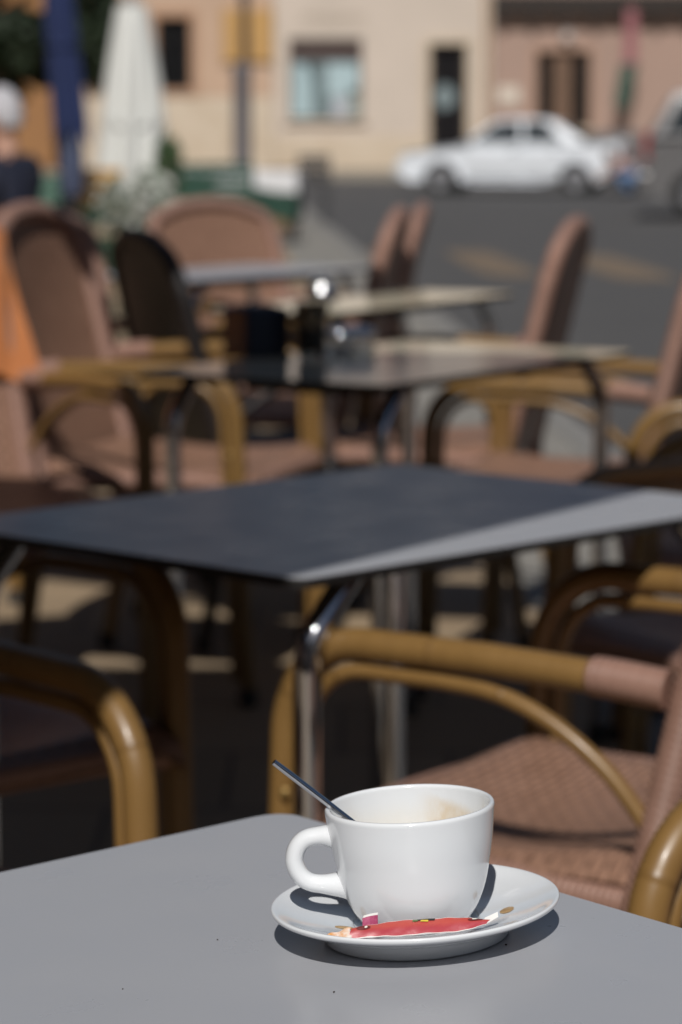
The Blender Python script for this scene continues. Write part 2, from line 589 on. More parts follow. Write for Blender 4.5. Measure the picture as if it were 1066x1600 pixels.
PEACH = mat('peach_plaster', (0.50, 0.345, 0.245), 0.85, vary=(0.7, (0.43, 0.30, 0.215), 0.25), bump=(25, 0.25, 0.01))
CREAM = mat('cream_plaster', (0.57, 0.485, 0.415), 0.85, vary=(0.6, (0.49, 0.42, 0.355), 0.25), bump=(25, 0.25, 0.01))
STONE = mat('pale_stone', (0.57, 0.485, 0.385), 0.85, vary=(1.1, (0.46, 0.365, 0.265), 0.22), bump=(18, 0.3, 0.01))
PINKP = mat('pink_plaster', (0.37, 0.25, 0.20), 0.85, vary=(0.8, (0.33, 0.23, 0.185), 0.25), bump=(25, 0.25, 0.01))
ORANGE_P = mat('orange_plaster', (0.34, 0.17, 0.065), 0.85, vary=(0.7, (0.28, 0.14, 0.06)))
DARKWOOD = mat('dark_wood', (0.014, 0.009, 0.007), 0.7, vary=(6, (0.026, 0.016, 0.011)))
BROWNWOOD = mat('brown_shutter', (0.17, 0.10, 0.065), 0.6, vary=(8, (0.10, 0.055, 0.03)))
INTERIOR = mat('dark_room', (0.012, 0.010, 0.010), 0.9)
GLASS = mat('window_glass', (0.20, 0.25, 0.26), 0.06, spec=0.8)
ROOFT = mat('roof_tiles', (0.32, 0.15, 0.08), 0.8, vary=(5, (0.24, 0.11, 0.06)))
GREYST = mat('grey_plinth', (0.15, 0.14, 0.14), 0.85, vary=(2, (0.12, 0.115, 0.115)))

def px(x): return at(x, 200, FY).x
def pz(y): return at(533, y, FY).z

def shell(parent, x0, x1, ztop, depth, m):
    """side and rear walls plus floor-dark inside and a low roof"""
    bm = bmesh.new()
    box(bm, ((x0 + x1) / 2, FY + depth, ztop / 2 + 0.06), (x1 - x0 - 0.02, 0.3, ztop - 0.12))
    obj('rear_wall', bm, m, parent)
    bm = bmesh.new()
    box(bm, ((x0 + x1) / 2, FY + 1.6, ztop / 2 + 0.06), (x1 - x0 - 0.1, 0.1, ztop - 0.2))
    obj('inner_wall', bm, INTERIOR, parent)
    bm = bmesh.new()
    prism(bm, [(FY - 0.55, ztop + 0.01), (FY + depth + 0.4, ztop + 0.01), (FY + depth / 2, ztop + 1.5)], 'x', x0, x1)
    obj('roof', bm, ROOFT, parent)

def window(parent, x0, x1, z0, z1, frame_m, pane_m, y=FY + 0.18, mullion=True, name='window', sill=True):
    bm = bmesh.new()
    t = 0.07
    box(bm, (x0 + t / 2, y, (z0 + z1) / 2), (t, 0.08, z1 - z0))
    box(bm, (x1 - t / 2, y, (z0 + z1) / 2), (t, 0.08, z1 - z0))
    box(bm, ((x0 + x1) / 2, y, z1 - t / 2), (x1 - x0 - 2 * t, 0.08, t))
    box(bm, ((x0 + x1) / 2, y, z0 + t / 2), (x1 - x0 - 2 * t, 0.08, t))
    if mullion:
        box(bm, ((x0 + x1) / 2, y, (z0 + z1) / 2), (t * 0.8, 0.07, z1 - z0 - 2 * t))
    w = obj(name, bm, frame_m, parent)
    bm = bmesh.new()
    box(bm, ((x0 + x1) / 2, y + 0.01, (z0 + z1) / 2), (x1 - x0 - 2 * t, 0.012, z1 - z0 - 2 * t))
    obj('pane', bm, pane_m, w)
    if sill:
        bm = bmesh.new()
        box(bm, ((x0 + x1) / 2, FY - 0.02, z0 - 0.05), (x1 - x0 + 0.25, 0.22, 0.09))
        bevel(bm, 0.012, 1)
        obj('sill', bm, STONE, w)
    return w

# --- peach building on the left
xa, xb = px(98), px(427)
pb = thing('townhouse', 'peach plastered building on a pale stone base, its dark barred window beside the white parasol', 'building', (0, 0, 0))
hw = (px(246), px(299), pz(140), pz(27))
obj('wall', wall_mesh(xa, xb, pz(152), 9.2, FY, FY + 0.4, [hw]), PEACH, pb)
obj('stone_base', wall_mesh(xa, xb, 0.12, pz(152), FY - 0.06, FY + 0.4, []), STONE, pb)
w = window(pb, *hw, DARKWOOD, mat('dark_glass', (0.01, 0.011, 0.013), 0.08), sill=False)
bm = bmesh.new()
for i in range(7):
    X = hw[0] + 0.08 + (hw[1] - hw[0] - 0.16) * i / 6
    tube(bm, [(X, FY + 0.05, hw[2] + 0.01), (X, FY + 0.05, hw[3] - 0.01)], 0.011, 6)
for zz in (0.3, 0.7):
    Z = hw[2] + (hw[3] - hw[2]) * zz
    box(bm, ((hw[0] + hw[1]) / 2, FY + 0.05, Z), (hw[1] - hw[0], 0.012, 0.035))
obj('window_grille', bm, mat('black_iron', (0.012, 0.012, 0.012), 0.5, 0.5), w)
bm = bmesh.new()
t = 0.16
box(bm, (hw[0] - t / 2, FY - 0.02, (hw[2] + hw[3]) / 2), (t, 0.05, hw[3] - hw[2] + 2 * t))
box(bm, (hw[1] + t / 2, FY - 0.02, (hw[2] + hw[3]) / 2), (t, 0.05, hw[3] - hw[2] + 2 * t))
box(bm, ((hw[0] + hw[1]) / 2, FY - 0.02, hw[3] + t / 2), (hw[1] - hw[0], 0.05, t))
box(bm, ((hw[0] + hw[1]) / 2, FY - 0.03, hw[2] - t / 2), (hw[1] - hw[0], 0.08, t))
obj('window_surround', bm, mat('brown_surround', (0.36, 0.21, 0.13), 0.8), w)
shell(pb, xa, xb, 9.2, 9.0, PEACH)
bm = bmesh.new()
box(bm, ((xa + xb) / 2, FY - 0.06, 9.08), (xb - xa, 0.24, 0.2)); bevel(bm, 0.05, 2)
obj('cornice', bm, STONE, pb)

# ochre board on the peach wall beside the cream one
bm = bmesh.new()
c0, c1 = at(351, 96, FY - 0.1), at(424, 14, FY - 0.1)
box(bm, ((c0.x + c1.x) / 2, FY - 0.075, (c0.z + c1.z) / 2), (c1.x - c0.x, 0.06, c1.z - c0.z)); bevel(bm, 0.02, 2)
sb = thing('sign_board', 'plain ochre yellow board fixed high on the wall behind the lamp post', 'sign')
obj('board', bm, mat('ochre_paint', (0.47, 0.27, 0.085), 0.6, vary=(3, (0.43, 0.25, 0.09))), sb)
for s in (0, 1):
    bm = bmesh.new()
    X = c0.x - 0.03 if s == 0 else c1.x + 0.03
    box(bm, (X, FY - 0.078, (c0.z + c1.z) / 2), (0.06, 0.08, c1.z - c0.z + 0.12))
    obj('board_edge', bm, mat('dull_ochre', (0.36, 0.23, 0.11), 0.7), sb)

# --- cream building with shop window and dark door
xa, xb = px(428), px(768)
cb = thing('shop_building', 'cream plastered building with a shop window under a brown blind and a dark open doorway', 'building')
sw = (px(452), px(566), pz(187), pz(60))
dr = (px(671), px(729), 0.12, pz(68))
obj('wall', wall_mesh(xa, xb, 0.12, 8.8, FY, FY + 0.4, [sw, dr]), CREAM, cb)
bm = bmesh.new()
for xs_, xe_ in ((xa, dr[0] - 0.12), (dr[1] + 0.12, xb)):
    box(bm, ((xs_ + xe_) / 2, FY - 0.03, 0.12 + 0.42), (xe_ - xs_, 0.06, 0.84))
obj('stone_base', bm, STONE, cb)
w = window(cb, *sw, mat('grey_frame', (0.10, 0.105, 0.11), 0.4), GLASS, y=FY + 0.22, mullion=False, name='shop_window')
bm = bmesh.new()
zb = pz(92)
nsl = 9
for i in range(nsl):
    zz = zb + (sw[3] - 0.08 - zb) * (i + 0.5) / nsl
    box(bm, ((sw[0] + sw[1]) / 2, FY + 0.14, zz), (sw[1] - sw[0] - 0.04, 0.02, (sw[3] - zb) / nsl * 0.86))
obj('roller_blind', bm, mat('brown_blind', (0.07, 0.045, 0.04), 0.6), w)
# flat pale and dark panels at the shop glass
for i, (a, b_, c, d, mm) in enumerate(((458, 487, 182, 100, (0.36, 0.47, 0.50)), (491, 505, 184, 96, (0.13, 0.18, 0.19)), (512, 560, 150, 98, (0.38, 0.49, 0.52)), (520, 545, 183, 152, (0.40, 0.42, 0.46)), (546, 562, 180, 140, (0.26, 0.30, 0.27)))):
    bm = bmesh.new()
    p0, p1 = at(a, c, FY + 0.215), at(b_, d, FY + 0.215)
    box(bm, ((p0.x + p1.x) / 2, FY + 0.212, (p0.z + p1.z) / 2), (p1.x - p0.x, 0.012, p1.z - p0.z), rot=Matrix.Rotation(R((2, -14, 1, 3, 0)[i]), 3, 'Y'))
    obj('shop_panel', bm, mat('shop_panel_%d' % i, mm, 0.35), w)
# doorway: dark wood frame, half open leaf, glazed leaf with a round pale reflection painted on
fr = bmesh.new()
box(fr, (dr[0] + 0.05, FY + 0.12, (dr[2] + dr[3]) / 2), (0.1, 0.14, dr[3] - dr[2]))
box(fr, (dr[1] - 0.05, FY + 0.12, (dr[2] + dr[3]) / 2), (0.1, 0.14, dr[3] - dr[2]))
box(fr, ((dr[0] + dr[1]) / 2, FY + 0.12, dr[3] - 0.06), (dr[1] - dr[0] - 0.2, 0.14, 0.12))
d = obj('door', fr, DARKWOOD, cb)
bm = bmesh.new()
box(bm, ((dr[0] + dr[1]) / 2, FY + 0.20, (dr[2] + dr[3]) / 2), (dr[1] - dr[0] - 0.2, 0.03, dr[3] - dr[2] - 0.12))
obj('door_glass', bm, mat('dark_door_glass', (0.008, 0.007, 0.008), 0.4, spec=0.2), d)
bm = bmesh.new()
c = at(695, 151, FY + 0.17)
r_ = 17 / 60.5
vs = [bm.verts.new((c.x + r_ * math.cos(2 * PI * k / 28), FY + 0.182, c.z + r_ * 1.15 * math.sin(2 * PI * k / 28))) for k in range(28)]
f = bm.faces.new(vs)
e = bmesh.ops.extrude_face_region(bm, geom=[f])
bmesh.ops.translate(bm, verts=[v for v in e['geom'] if isinstance(v, bmesh.types.BMVert)], vec=(0, -0.01, 0))
obj('door_reflection', bm, mat('pale_reflection', (0.24, 0.29, 0.30), 0.5, vary=(4, (0.12, 0.16, 0.17), 0.2)), d)  # pale disc stands in for a reflection in the door glass
bm = bmesh.new()
t = 0.17
box(bm, (dr[0] - t / 2, FY - 0.03, (dr[3] + 0.12) / 2), (t, 0.07, dr[3] - 0.12))
box(bm, (dr[1] + t / 2, FY - 0.03, (dr[3] + 0.12) / 2), (t, 0.07, dr[3] - 0.12))
box(bm, ((dr[0] + dr[1]) / 2, FY - 0.03, dr[3] + t / 2), (dr[1] - dr[0] + 2 * t, 0.07, t))
obj('door_surround', bm, STONE, cb)
# faint raised lettering over the shop window, too blurred in the picture to read: worn strokes only
random.seed(3)
bm = bmesh.new()
X = px(474)
while X < px(570):
    wd = random.uniform(0.10, 0.16)
    z0, z1 = pz(38), pz(24)
    k = random.choice((0, 1, 2))
    box(bm, (X + 0.02, FY - 0.012, (z0 + z1) / 2), (0.035, 0.02, z1 - z0))
    if k != 1:
        box(bm, (X + 0.037 + wd / 2 - 0.02, FY - 0.012, z1 - 0.02), (wd - 0.04, 0.02, 0.035))
    if k != 2:
        box(bm, (X + 0.037 + wd / 2 - 0.02, FY - 0.012, (z0 + z1) / 2), (wd - 0.04, 0.02, 0.035))
    X += wd + 0.06
obj('sign_lettering', bm, mat('faded_letter_paint', (0.33, 0.27, 0.21), 0.8), cb)
bm = bmesh.new()
X = px(769) - 0.16
tube(bm, [(X, FY - 0.08, 0.15), (X, FY - 0.08, 8.75)], 0.055, 10)
obj('drainpipe', bm, mat('brown_pipe', (0.36, 0.225, 0.12), 0.5), cb)
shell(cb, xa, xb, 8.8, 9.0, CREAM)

# --- pink building on the right, wooden balcony above
xa, xb = px(770), px(770) + 13
rb = thing('balcony_house', 'pinkish brown house under a dark timber balcony, tall window with one brown shutter closed', 'building')
rw = (px(838), px(921), pz(200), pz(80))
obj('wall', wall_mesh(xa, xb, 0.12, 8.6, FY, FY + 0.4, [rw]), PINKP, rb)
w = window(rb, *rw, DARKWOOD, mat('dark_glass2', (0.008, 0.007, 0.007), 0.5, spec=0.1), sill=True, mullion=False)
bm = bmesh.new()
p0, p1 = px(863), px(894)
box(bm, ((p0 + p1) / 2, FY + 0.12, (rw[2] + rw[3]) / 2), (p1 - p0, 0.05, rw[3] - rw[2] - 0.1))
for i in range(4):
    zz = rw[2] + (rw[3] - rw[2]) * (i + 0.5) / 4
    box(bm, ((p0 + p1) / 2, FY + 0.095, zz), (p1 - p0 - 0.1, 0.014, (rw[3] - rw[2]) / 4 - 0.1))
bevel(bm, 0.008, 1)
obj('shutter', bm, BROWNWOOD, w)
bm = bmesh.new()
t = 0.15
box(bm, (rw[0] - t / 2, FY - 0.02, (rw[2] + rw[3]) / 2), (t, 0.05, rw[3] - rw[2]))
box(bm, (rw[1] + t / 2, FY - 0.02, (rw[2] + rw[3]) / 2), (t, 0.05, rw[3] - rw[2]))
box(bm, ((rw[0] + rw[1]) / 2, FY - 0.02, rw[3] + t / 2), (rw[1] - rw[0] + 2 * t, 0.05, t))
obj('window_surround', bm, mat('tan_surround', (0.37, 0.235, 0.17), 0.8), w)
bm = bmesh.new()
for xs_, xe_ in ((xa, xb),):
    box(bm, ((xs_ + xe_) / 2, FY - 0.035, 0.12 + (pz(206) - 0.12) / 2), (xe_ - xs_, 0.07, pz(206) - 0.12))
obj('stone_base', bm, GREYST, rb)
bm = bmesh.new()
zt = pz(33)
box(bm, ((xa + xb) / 2, FY - 0.2, zt + 0.42), (xb - xa, 0.4, 0.5))
bal = obj('balcony', bm, DARKWOOD, rb)
bm = bmesh.new()
n = 17
for i in range(n):
    X = xa + 0.2 + (xb - xa - 0.4) * i / (n - 1)
    box(bm, (X, FY - 0.19, zt + 0.085), (0.14, 0.37, 0.165))
obj('joist', bm, DARKWOOD, bal)
bm = bmesh.new()
for i in range(40):
    X = xa + 0.15 + (xb - xa - 0.3) * i / 39
    box(bm, (X, FY - 0.36, zt + 1.18), (0.05, 0.05, 1.0))
box(bm, ((xa + xb) / 2, FY - 0.36, zt + 1.72), (xb - xa, 0.08, 0.08))
obj('balustrade', bm, DARKWOOD, bal)
bm = bmesh.new()
c = at(795, 149, FY)
box(bm, (c.x, FY - 0.02, c.z), (0.55, 0.035, 0.42)); bevel(bm, 0.01, 1)
obj('wall_plaque', bm, mat('white_tile', (0.62, 0.55, 0.47), 0.3), rb)
bm = bmesh.new()
lathe(bm, [(0, 0.3), (0.10, 0.28), (0.13, 0.05), (0.06, 0.0), (0, 0)], 16, at(886, 50, FY).x, FY - 0.16, at(886, 66, FY).z)
obj('wall_lamp', bm, mat('frosted_lamp', (0.5, 0.45, 0.42), 0.4), rb, True)
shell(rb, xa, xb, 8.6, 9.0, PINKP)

# --- orange house further off on the left
ob = thing('house', 'orange plastered house at the left edge, half hidden by dark foliage', 'building')
bm = bmesh.new()
box(bm, ((px(98) - 14 + px(98)) / 2 - 0.3, 81, 2.9), (13.6, 8, 5.8))
obj('wall', bm, ORANGE_P, ob)
bm = bmesh.new()
prism(bm, [(76.6, 5.81), (85.4, 5.81), (81, 7.4)], 'x', px(98) - 14.2, px(98) - 0.35)
obj('roof', bm, ROOFT, ob)
for i in range(3):
    window_x = px(98) - 3.6 - 3.6 * i
    bm = bmesh.new()
    box(bm, (window_x, 76.96, 3.6), (1.1, 0.1, 1.5))
    w = obj('window', bm, DARKWOOD, ob)
    bm = bmesh.new()
    box(bm, (window_x, 76.9, 3.6), (0.9, 0.03, 1.3))
    obj('pane', bm, GLASS, w)

# houses behind and beside the terrace, outside the frame, added to block low skylight
def side_house(x, y, sx, sy, h, m, label, face):
    t = thing('house', label, 'building', (x, y, 0))
    bm = bmesh.new(); box(bm, (0, 0, h / 2), (sx, sy, h)); obj('wall', bm, m, t)
    bm = bmesh.new()
    prism(bm, [(-sy / 2 - 0.3, h + 0.01), (sy / 2 + 0.3, h + 0.01), (0, h + 1.4)], 'x', -sx / 2 - 0.3, sx / 2 + 0.3)
    obj('roof', bm, ROOFT, t)
    n = 4
    for i in range(n):
        for zz in (1.5, 4.4):
            if zz + 0.9 > h: continue
            bm = bmesh.new()
            k = (i + 0.5) / n - 0.5
            if face == 'y': box(bm, (k * sx, sy / 2 + 0.02, zz), (1.1, 0.1, 1.6))
            else: box(bm, ((sx / 2 + 0.02) * (1 if face == 'x' else -1), k * sy, zz), (0.1, 1.1, 1.6))
            obj('window', bm, DARKWOOD, t)
side_house(-4, -12.5, 30, 8, 6.6, CREAM, 'cream cafe house behind the terrace, added unseen to block skylight', 'y')
side_house(-12.0, 8, 9, 30, 7.5, PEACH, 'peach house along the left side of the terrace, added unseen to block skylight', 'x')
side_house(24, 22, 8, 46, 9, PINKP, 'pink house on the right side of the road, added unseen to block skylight', '-x')

# hanging flag on the pink house
fl = thing('flag', 'furled red and dark green flag hanging from a pole on the pink house', 'flag')
pt = at(988, 12, FY - 0.5)
bm = bmesh.new()
tube(bm, [(pt.x + 0.1, FY - 0.02, pt.z - 0.5), (pt.x + 0.02, FY - 0.95, pt.z + 0.25)], 0.022, 8)
obj('flag_pole', bm, mat('pale_pole', (0.4, 0.36, 0.3), 0.5), fl)
def drape(x0, z0, x1, z1, w0, w1, y, m, name):
    bm = bmesh.new()
    def fn(u, v):
        a = u * 2 * PI
        w = w0 + (w1 - w0) * v
        rr = w / 2 * (1 + 0.28 * math.sin(4 * a + 3 * v))
        return Vector((x0 + (x1 - x0) * v + rr * math.cos(a), y + 0.55 * rr * math.sin(a), z0 + (z1 - z0) * v))
    grid(bm, fn, 24, 8)
    bmesh.ops.remove_doubles(bm, verts=bm.verts, dist=1e-4)
    obj(name, bm, m, fl, True)
a, b_, c = at(988, 14, FY - .6), at(984, 100, FY - .6), at(970, 168, FY - .6)
drape(a.x, a.z, b_.x, b_.z, 0.24, 0.27, FY - 0.6, mat('red_cloth', (0.30, 0.115, 0.125), 0.8, sheen=0.2), 'red_cloth')
drape(b_.x, b_.z, c.x, c.z, 0.38, 0.30, FY - 0.6, mat('green_cloth', (0.045, 0.085, 0.065), 0.8), 'green_cloth')

# ------------------------------------------------------------------ street lamp
lp = at(379, 300, 46)
lamp = thing('street_lamp', 'grey street lamp post with a thick lower shaft in front of the ochre board', 'street lamp', (lp.x, 46, 0))
IRON = mat('grey_iron', (0.13, 0.125, 0.14), 0.5, 0.2, vary=(5, (0.17, 0.16, 0.17)))
bm = bmesh.new()
lathe(bm, [(0, 0), (0.2, 0), (0.2, 0.12), (0.165, 0.2), (0.15, 0.3), (0.145, 2.0), (0.16, 2.06), (0.16, 2.12), (0.09, 2.2), (0, 2.2)], 16)
obj('lower_shaft', bm, IRON, lamp, True)
bm = bmesh.new()
lathe(bm, [(0.075, 2.2), (0.07, 3.2), (0.095, 3.22), (0.095, 3.28), (0.06, 3.3), (0.055, 4.9), (0, 4.9)], 14, 0.05)
obj('upper_shaft', bm, mat('brown_iron', (0.055, 0.042, 0.036), 0.5, 0.2), lamp, True)
bm = bmesh.new()
tube(bm, fillet([(0.05, 0, 4.8), (0.05, 0, 5.1), (-0.75, 0, 5.1), (-0.75, 0, 4.95)], 0.12), 0.03, 8)
obj('lamp_arm', bm, IRON, lamp, True)
bm = bmesh.new()
lathe(bm, [(0, 4.97), (0.07, 4.95), (0.22, 4.72), (0.2, 4.7), (0.16, 4.55), (0, 4.5)], 16, -0.75)
obj('lamp_head', bm, IRON, lamp, True)

# ------------------------------------------------------------------ tree at the top left
def crown_leaves(bm, blobs, n, size, rnd):
    for _ in range(n):
        cx, cy, cz, rx, rz = rnd.choice(blobs)
        while True:
            v = Vector((rnd.uniform(-1, 1), rnd.uniform(-1, 1), rnd.uniform(-1, 1)))
            if 0.25 < v.length < 1: break
        c = Vector((cx + v.x * rx, cy + v.y * rx, cz + v.z * rz))
        s = size * rnd.uniform(0.6, 1.4)
        q = Quaternion((rnd.gauss(0, 1), rnd.gauss(0, 1), rnd.gauss(0, 1), rnd.gauss(0, 1))).normalized()
        vs = [bm.verts.new(c + q @ Vector(p) * s) for p in ((-1, 0, 0), (0, -0.45, 0.1), (1, 0, 0), (0, 0.45, 0.1))]
        bm.faces.new(vs)
def tree(loc, h, spread, label, seed, n=4200, size=0.11, base=0.3):
    rnd = random.Random(seed)
    t = thing('tree', label, 'tree', loc)
    bm = bmesh.new()
    tube(bm, smooth3([(0, 0, -0.1), (0.05, 0.02, h * 0.2), (-0.05, 0.05, h * 0.45), (0.1, 0, h * 0.8)], 4), [0.2, 0.19, 0.18, 0.17, 0.16, 0.15, 0.14, 0.13, 0.12, 0.1, 0.08, 0.06, 0.03], 10)
    for i in range(7):
        a = rnd.uniform(0, 2 * PI); z = h * rnd.uniform(0.3, 0.6)
        e = Vector((math.cos(a) * spread * 0.7, math.sin(a) * spread * 0.7, z + rnd.uniform(0.3, 1.1)))
        tube(bm, smooth3([(0, 0, z), e * 0.5 + Vector((0, 0, z * 0.5 - 0.1)), e], 3), [0.08, 0.07, 0.06, 0.05, 0.04, 0.03, 0.015], 6)
    obj('trunk', bm, mat('bark', (0.06, 0.045, 0.035), 0.9, vary=(12, (0.10, 0.08, 0.06)), bump=(30, 0.5, 0.02)), t, True)
    bm = bmesh.new()
    blobs = []
    for i in range(16):
        a = rnd.uniform(0, 2 * PI); r_ = spread * rnd.uniform(0.1, 0.85)
        blobs.append((r_ * math.cos(a), r_ * math.sin(a), h * rnd.uniform(base + 0.18, 0.98), spread * rnd.uniform(0.25, 0.45), h * rnd.uniform(0.08, 0.16)))
    crown_leaves(bm, blobs, n, size, rnd)
    obj('crown', bm, mat('leaf_dark', (0.007, 0.013, 0.005), 0.7, vary=(1.5, (0.016, 0.034, 0.009), 0.2)), t)
    return t
p = at(-8, 60, 44)
tree((p.x, 44, 0), 5.4, 2.0, 'dark leafy tree at the top left before the orange house', 5, n=14000, size=0.14, base=0.16)
p = at(-150, 60, 50)
tree((p.x - 2.5, 51, 0), 6.5, 2.6, 'second dark tree beyond the left edge', 9, n=3000)

# ------------------------------------------------------------------ vehicles
WPAINT = mat('white_paint', (0.72, 0.75, 0.79), 0.25, coat=0.6)
GPAINT = mat('grey_paint', (0.17, 0.165, 0.165), 0.3, 0.3, coat=0.6)
CARGLASS = mat('car_glass', (0.012, 0.018, 0.02), 0.05, spec=0.8)
TYRE = mat('tyre_rubber', (0.018, 0.018, 0.018), 0.8)
RIM = mat('alloy_rim', (0.45, 0.45, 0.47), 0.35, 0.7)
BUMPER = mat('grey_bumper', (0.42, 0.43, 0.43), 0.5)
RED_LENS = mat('red_lens', (0.30, 0.02, 0.015), 0.2)
CLEAR_LENS = mat('clear_lens', (0.55, 0.56, 0.58), 0.1)
BLACKTRIM = mat('black_trim', (0.02, 0.02, 0.02), 0.5)

def wheel(parent, x, y, r, side):
    w = bpy.data.objects.new('wheel', None); COL.objects.link(w); w.parent = parent
    w.location = (x, y, r); w.rotation_euler = (PI / 2 * side, 0, 0)
    bm = bmesh.new()
    lathe(bm, smooth_prof([(r * 0.62, -0.09), (r * 0.93, -0.095), (r, -0.06), (r, 0.06), (r * 0.93, 0.095), (r * 0.62, 0.09)], 3), 28)
    obj('tyre', bm, TYRE, w, True)
    bm = bmesh.new()
    lathe(bm, [(r * 0.64, -0.085), (r * 0.64, 0.07), (r * 0.6, 0.085), (r * 0.52, 0.05), (r * 0.2, 0.06), (r * 0.14, 0.085), (0, 0.085)], 28)
    for k in range(8):
        a = 2 * PI * k / 8
        box(bm, (r * 0.36 * math.cos(a), r * 0.36 * math.sin(a), 0.062), (r * 0.34, 0.05, 0.03), rz=a)
    obj('rim', bm, RIM, w, True)

def body_shell(bm, prof, half, steps):
    """side outline (x,z) lofted across the width; steps=[(fraction of half width, shrink)] """
    cx = sum(p[0] for p in prof) / len(prof); cz = sum(p[1] for p in prof) / len(prof)
    rings = []
    for f, s in steps:
        rings.append([bm.verts.new((cx + (p[0] - cx) * s, f * half, cz + (p[1] - cz) * s)) for p in prof])
    n = len(prof)
    for a, b in zip(rings, rings[1:]):
        for i in range(n):
            j = (i + 1) % n
            bm.faces.new((a[i], a[j], b[j], b[i]))
    bm.faces.new(rings[0]); bm.faces.new(rings[-1][::-1])
    bmesh.ops.recalc_face_normals(bm, faces=bm.faces)

def arch(cx, r, zb, n=10):
    return [(cx - r * math.cos(PI * k / n), zb + r * math.sin(PI * k / n)) for k in range(n + 1)]

def quad_panel(bm, pts, thick, nrm):
    vs = [bm.verts.new(p) for p in pts]
    f = bm.faces.new(vs)
    e = bmesh.ops.extrude_face_region(bm, geom=[f])
    bmesh.ops.translate(bm, verts=[v for v in e['geom'] if isinstance(v, bmesh.types.BMVert)], vec=Vector(nrm) * thick)
    bmesh.ops.recalc_face_normals(bm, faces=bm.faces)

def saloon(loc, rz, label):
    """four-door saloon of the eighties, nose toward +x"""
    c = thing('parked_car', label, 'car', loc, rz)
    FW, RW, r = 1.36, -1.30, 0.31
    top = [(2.22, 0.52), (2.18, 0.70), (2.05, 0.78), (1.0, 0.90), (0.85, 0.93), (-1.30, 0.95), (-1.55, 0.97), (-2.12, 1.02), (-2.2, 0.96), (-2.14, 0.62), (-2.08, 0.34)]
    bot = [(-1.75, 0.24)] + arch(RW, 0.37, 0.25)[0:] + [(-0.6, 0.20), (0.7, 0.20)] + arch(FW, 0.37, 0.25) + [(2.0, 0.24), (2.2, 0.34)]
    prof = top + [(x, z) for x, z in bot]
    bm = bmesh.new()
    body_shell(bm, prof, 0.84, [(-0.94, 0.975), (-1, 0.99), (-0.97, 1.0), (0.97, 1.0), (1, 0.99), (0.94, 0.975)])
    obj('body', bm, WPAINT, c, 35)
    # cabin with tumblehome
    lowx = [(1.02, 0.90), (-1.52, 0.95)]
    bm = bmesh.new()
    base = [(1.0, 0.905), (-1.5, 0.945)]
    roof = [(0.30, 1.36), (-0.15, 1.395), (-0.62, 1.375), (-0.86, 1.33)]
    L_ = [(x, z) for x, z in [base[0]] + roof + [base[1]]]
    yv = lambda z: 0.74 - (z - 0.9) * 0.36
    lo = [bm.verts.new((x, -yv(z), z)) for x, z in L_]
    hi = [bm.verts.new((x, yv(z), z)) for x, z in L_]
    bm.faces.new(lo); bm.faces.new(hi[::-1])
    for i in range(len(L_) - 1):
        bm.faces.new((lo[i], hi[i], hi[i + 1], lo[i + 1]))
    bmesh.ops.recalc_face_normals(bm, faces=bm.faces)
    bevel(bm, 0.03, 2, 20)
    cab = obj('cabin', bm, WPAINT, c, 35)
    # glass, each pane its own part
    def side_pane(pts, s):
        bm = bmesh.new()
        quad_panel(bm, [(x, s * (yv(z) + 0.002), z) for x, z in pts], 0.008, (0, s, 0))
        obj('side_window', bm, CARGLASS, c)
    for s in (-1, 1):
        side_pane([(0.78, 0.965), (0.28, 1.30), (-0.17, 1.335), (-0.20, 0.965)], s)
        side_pane([(-0.27, 0.965), (-0.24, 1.335), (-0.66, 1.315), (-1.02, 0.985)], s)
    def slope_pane(p0, p1, k0, k1, name):
        bm = bmesh.new()
        a, b = Vector((p0[0], 0, p0[1])), Vector((p1[0], 0, p1[1]))
        q0, q1 = a.lerp(b, k0), a.lerp(b, k1)
        n = (b - a).cross(Vector((0, 1, 0))).normalized()
        if n.z < 0: n = -n
        w0, w1 = yv(q0.z) - 0.09, yv(q1.z) - 0.08
        quad_panel(bm, [(q0.x, -w0, q0.z), (q0.x, w0, q0.z), (q1.x, w1, q1.z), (q1.x, -w1, q1.z)], 0.01, n)
        obj(name, bm, CARGLASS, c)
    slope_pane((1.0, 0.905), (0.30, 1.36), 0.08, 0.92, 'windscreen')
    slope_pane((-1.5, 0.945), (-0.86, 1.33), 0.08, 0.92, 'rear_window')
    for s in (-1, 1):
        for x0, x1 in ((0.86, -0.22), (-0.25, -1.0)):
            bm = bmesh.new()
            box(bm, ((x0 + x1) / 2, s * 0.842, 0.60), (x0 - x1 - 0.02, 0.012, 0.62)); bevel(bm, 0.03, 2)
            dd = obj('door', bm, WPAINT, c, 35)
            bm = bmesh.new()
            box(bm, (x1 + 0.12, s * 0.858, 0.80), (0.16, 0.03, 0.035)); bevel(bm, 0.008, 1)
            obj('handle', bm, BLACKTRIM, dd)
            bm = bmesh.new()
            box(bm, ((x0 + x1) / 2, s * 0.853, 0.50), (x0 - x1 - 0.04, 0.014, 0.05))
            obj('rubbing_strip', bm, BUMPER, dd)
        bm = bmesh.new()
        box(bm, (0.82, s * 0.86, 0.98), (0.10, 0.17, 0.11)); bevel(bm, 0.025, 2)
        obj('mirror', bm, BLACKTRIM, c)
        bm = bmesh.new()
        box(bm, (2.16, s * 0.58, 0.64), (0.08, 0.34, 0.15)); bevel(bm, 0.02, 2)
        obj('headlight', bm, CLEAR_LENS, c)
        bm = bmesh.new()
        box(bm, (-2.15, s * 0.60, 0.76), (0.06, 0.36, 0.16)); bevel(bm, 0.015, 2)
        obj('tail_light', bm, RED_LENS, c)
    bm = bmesh.new(); box(bm, (2.2, 0, 0.64), (0.05, 0.7, 0.16)); bevel(bm, 0.015, 1)
    obj('grille', bm, BLACKTRIM, c)
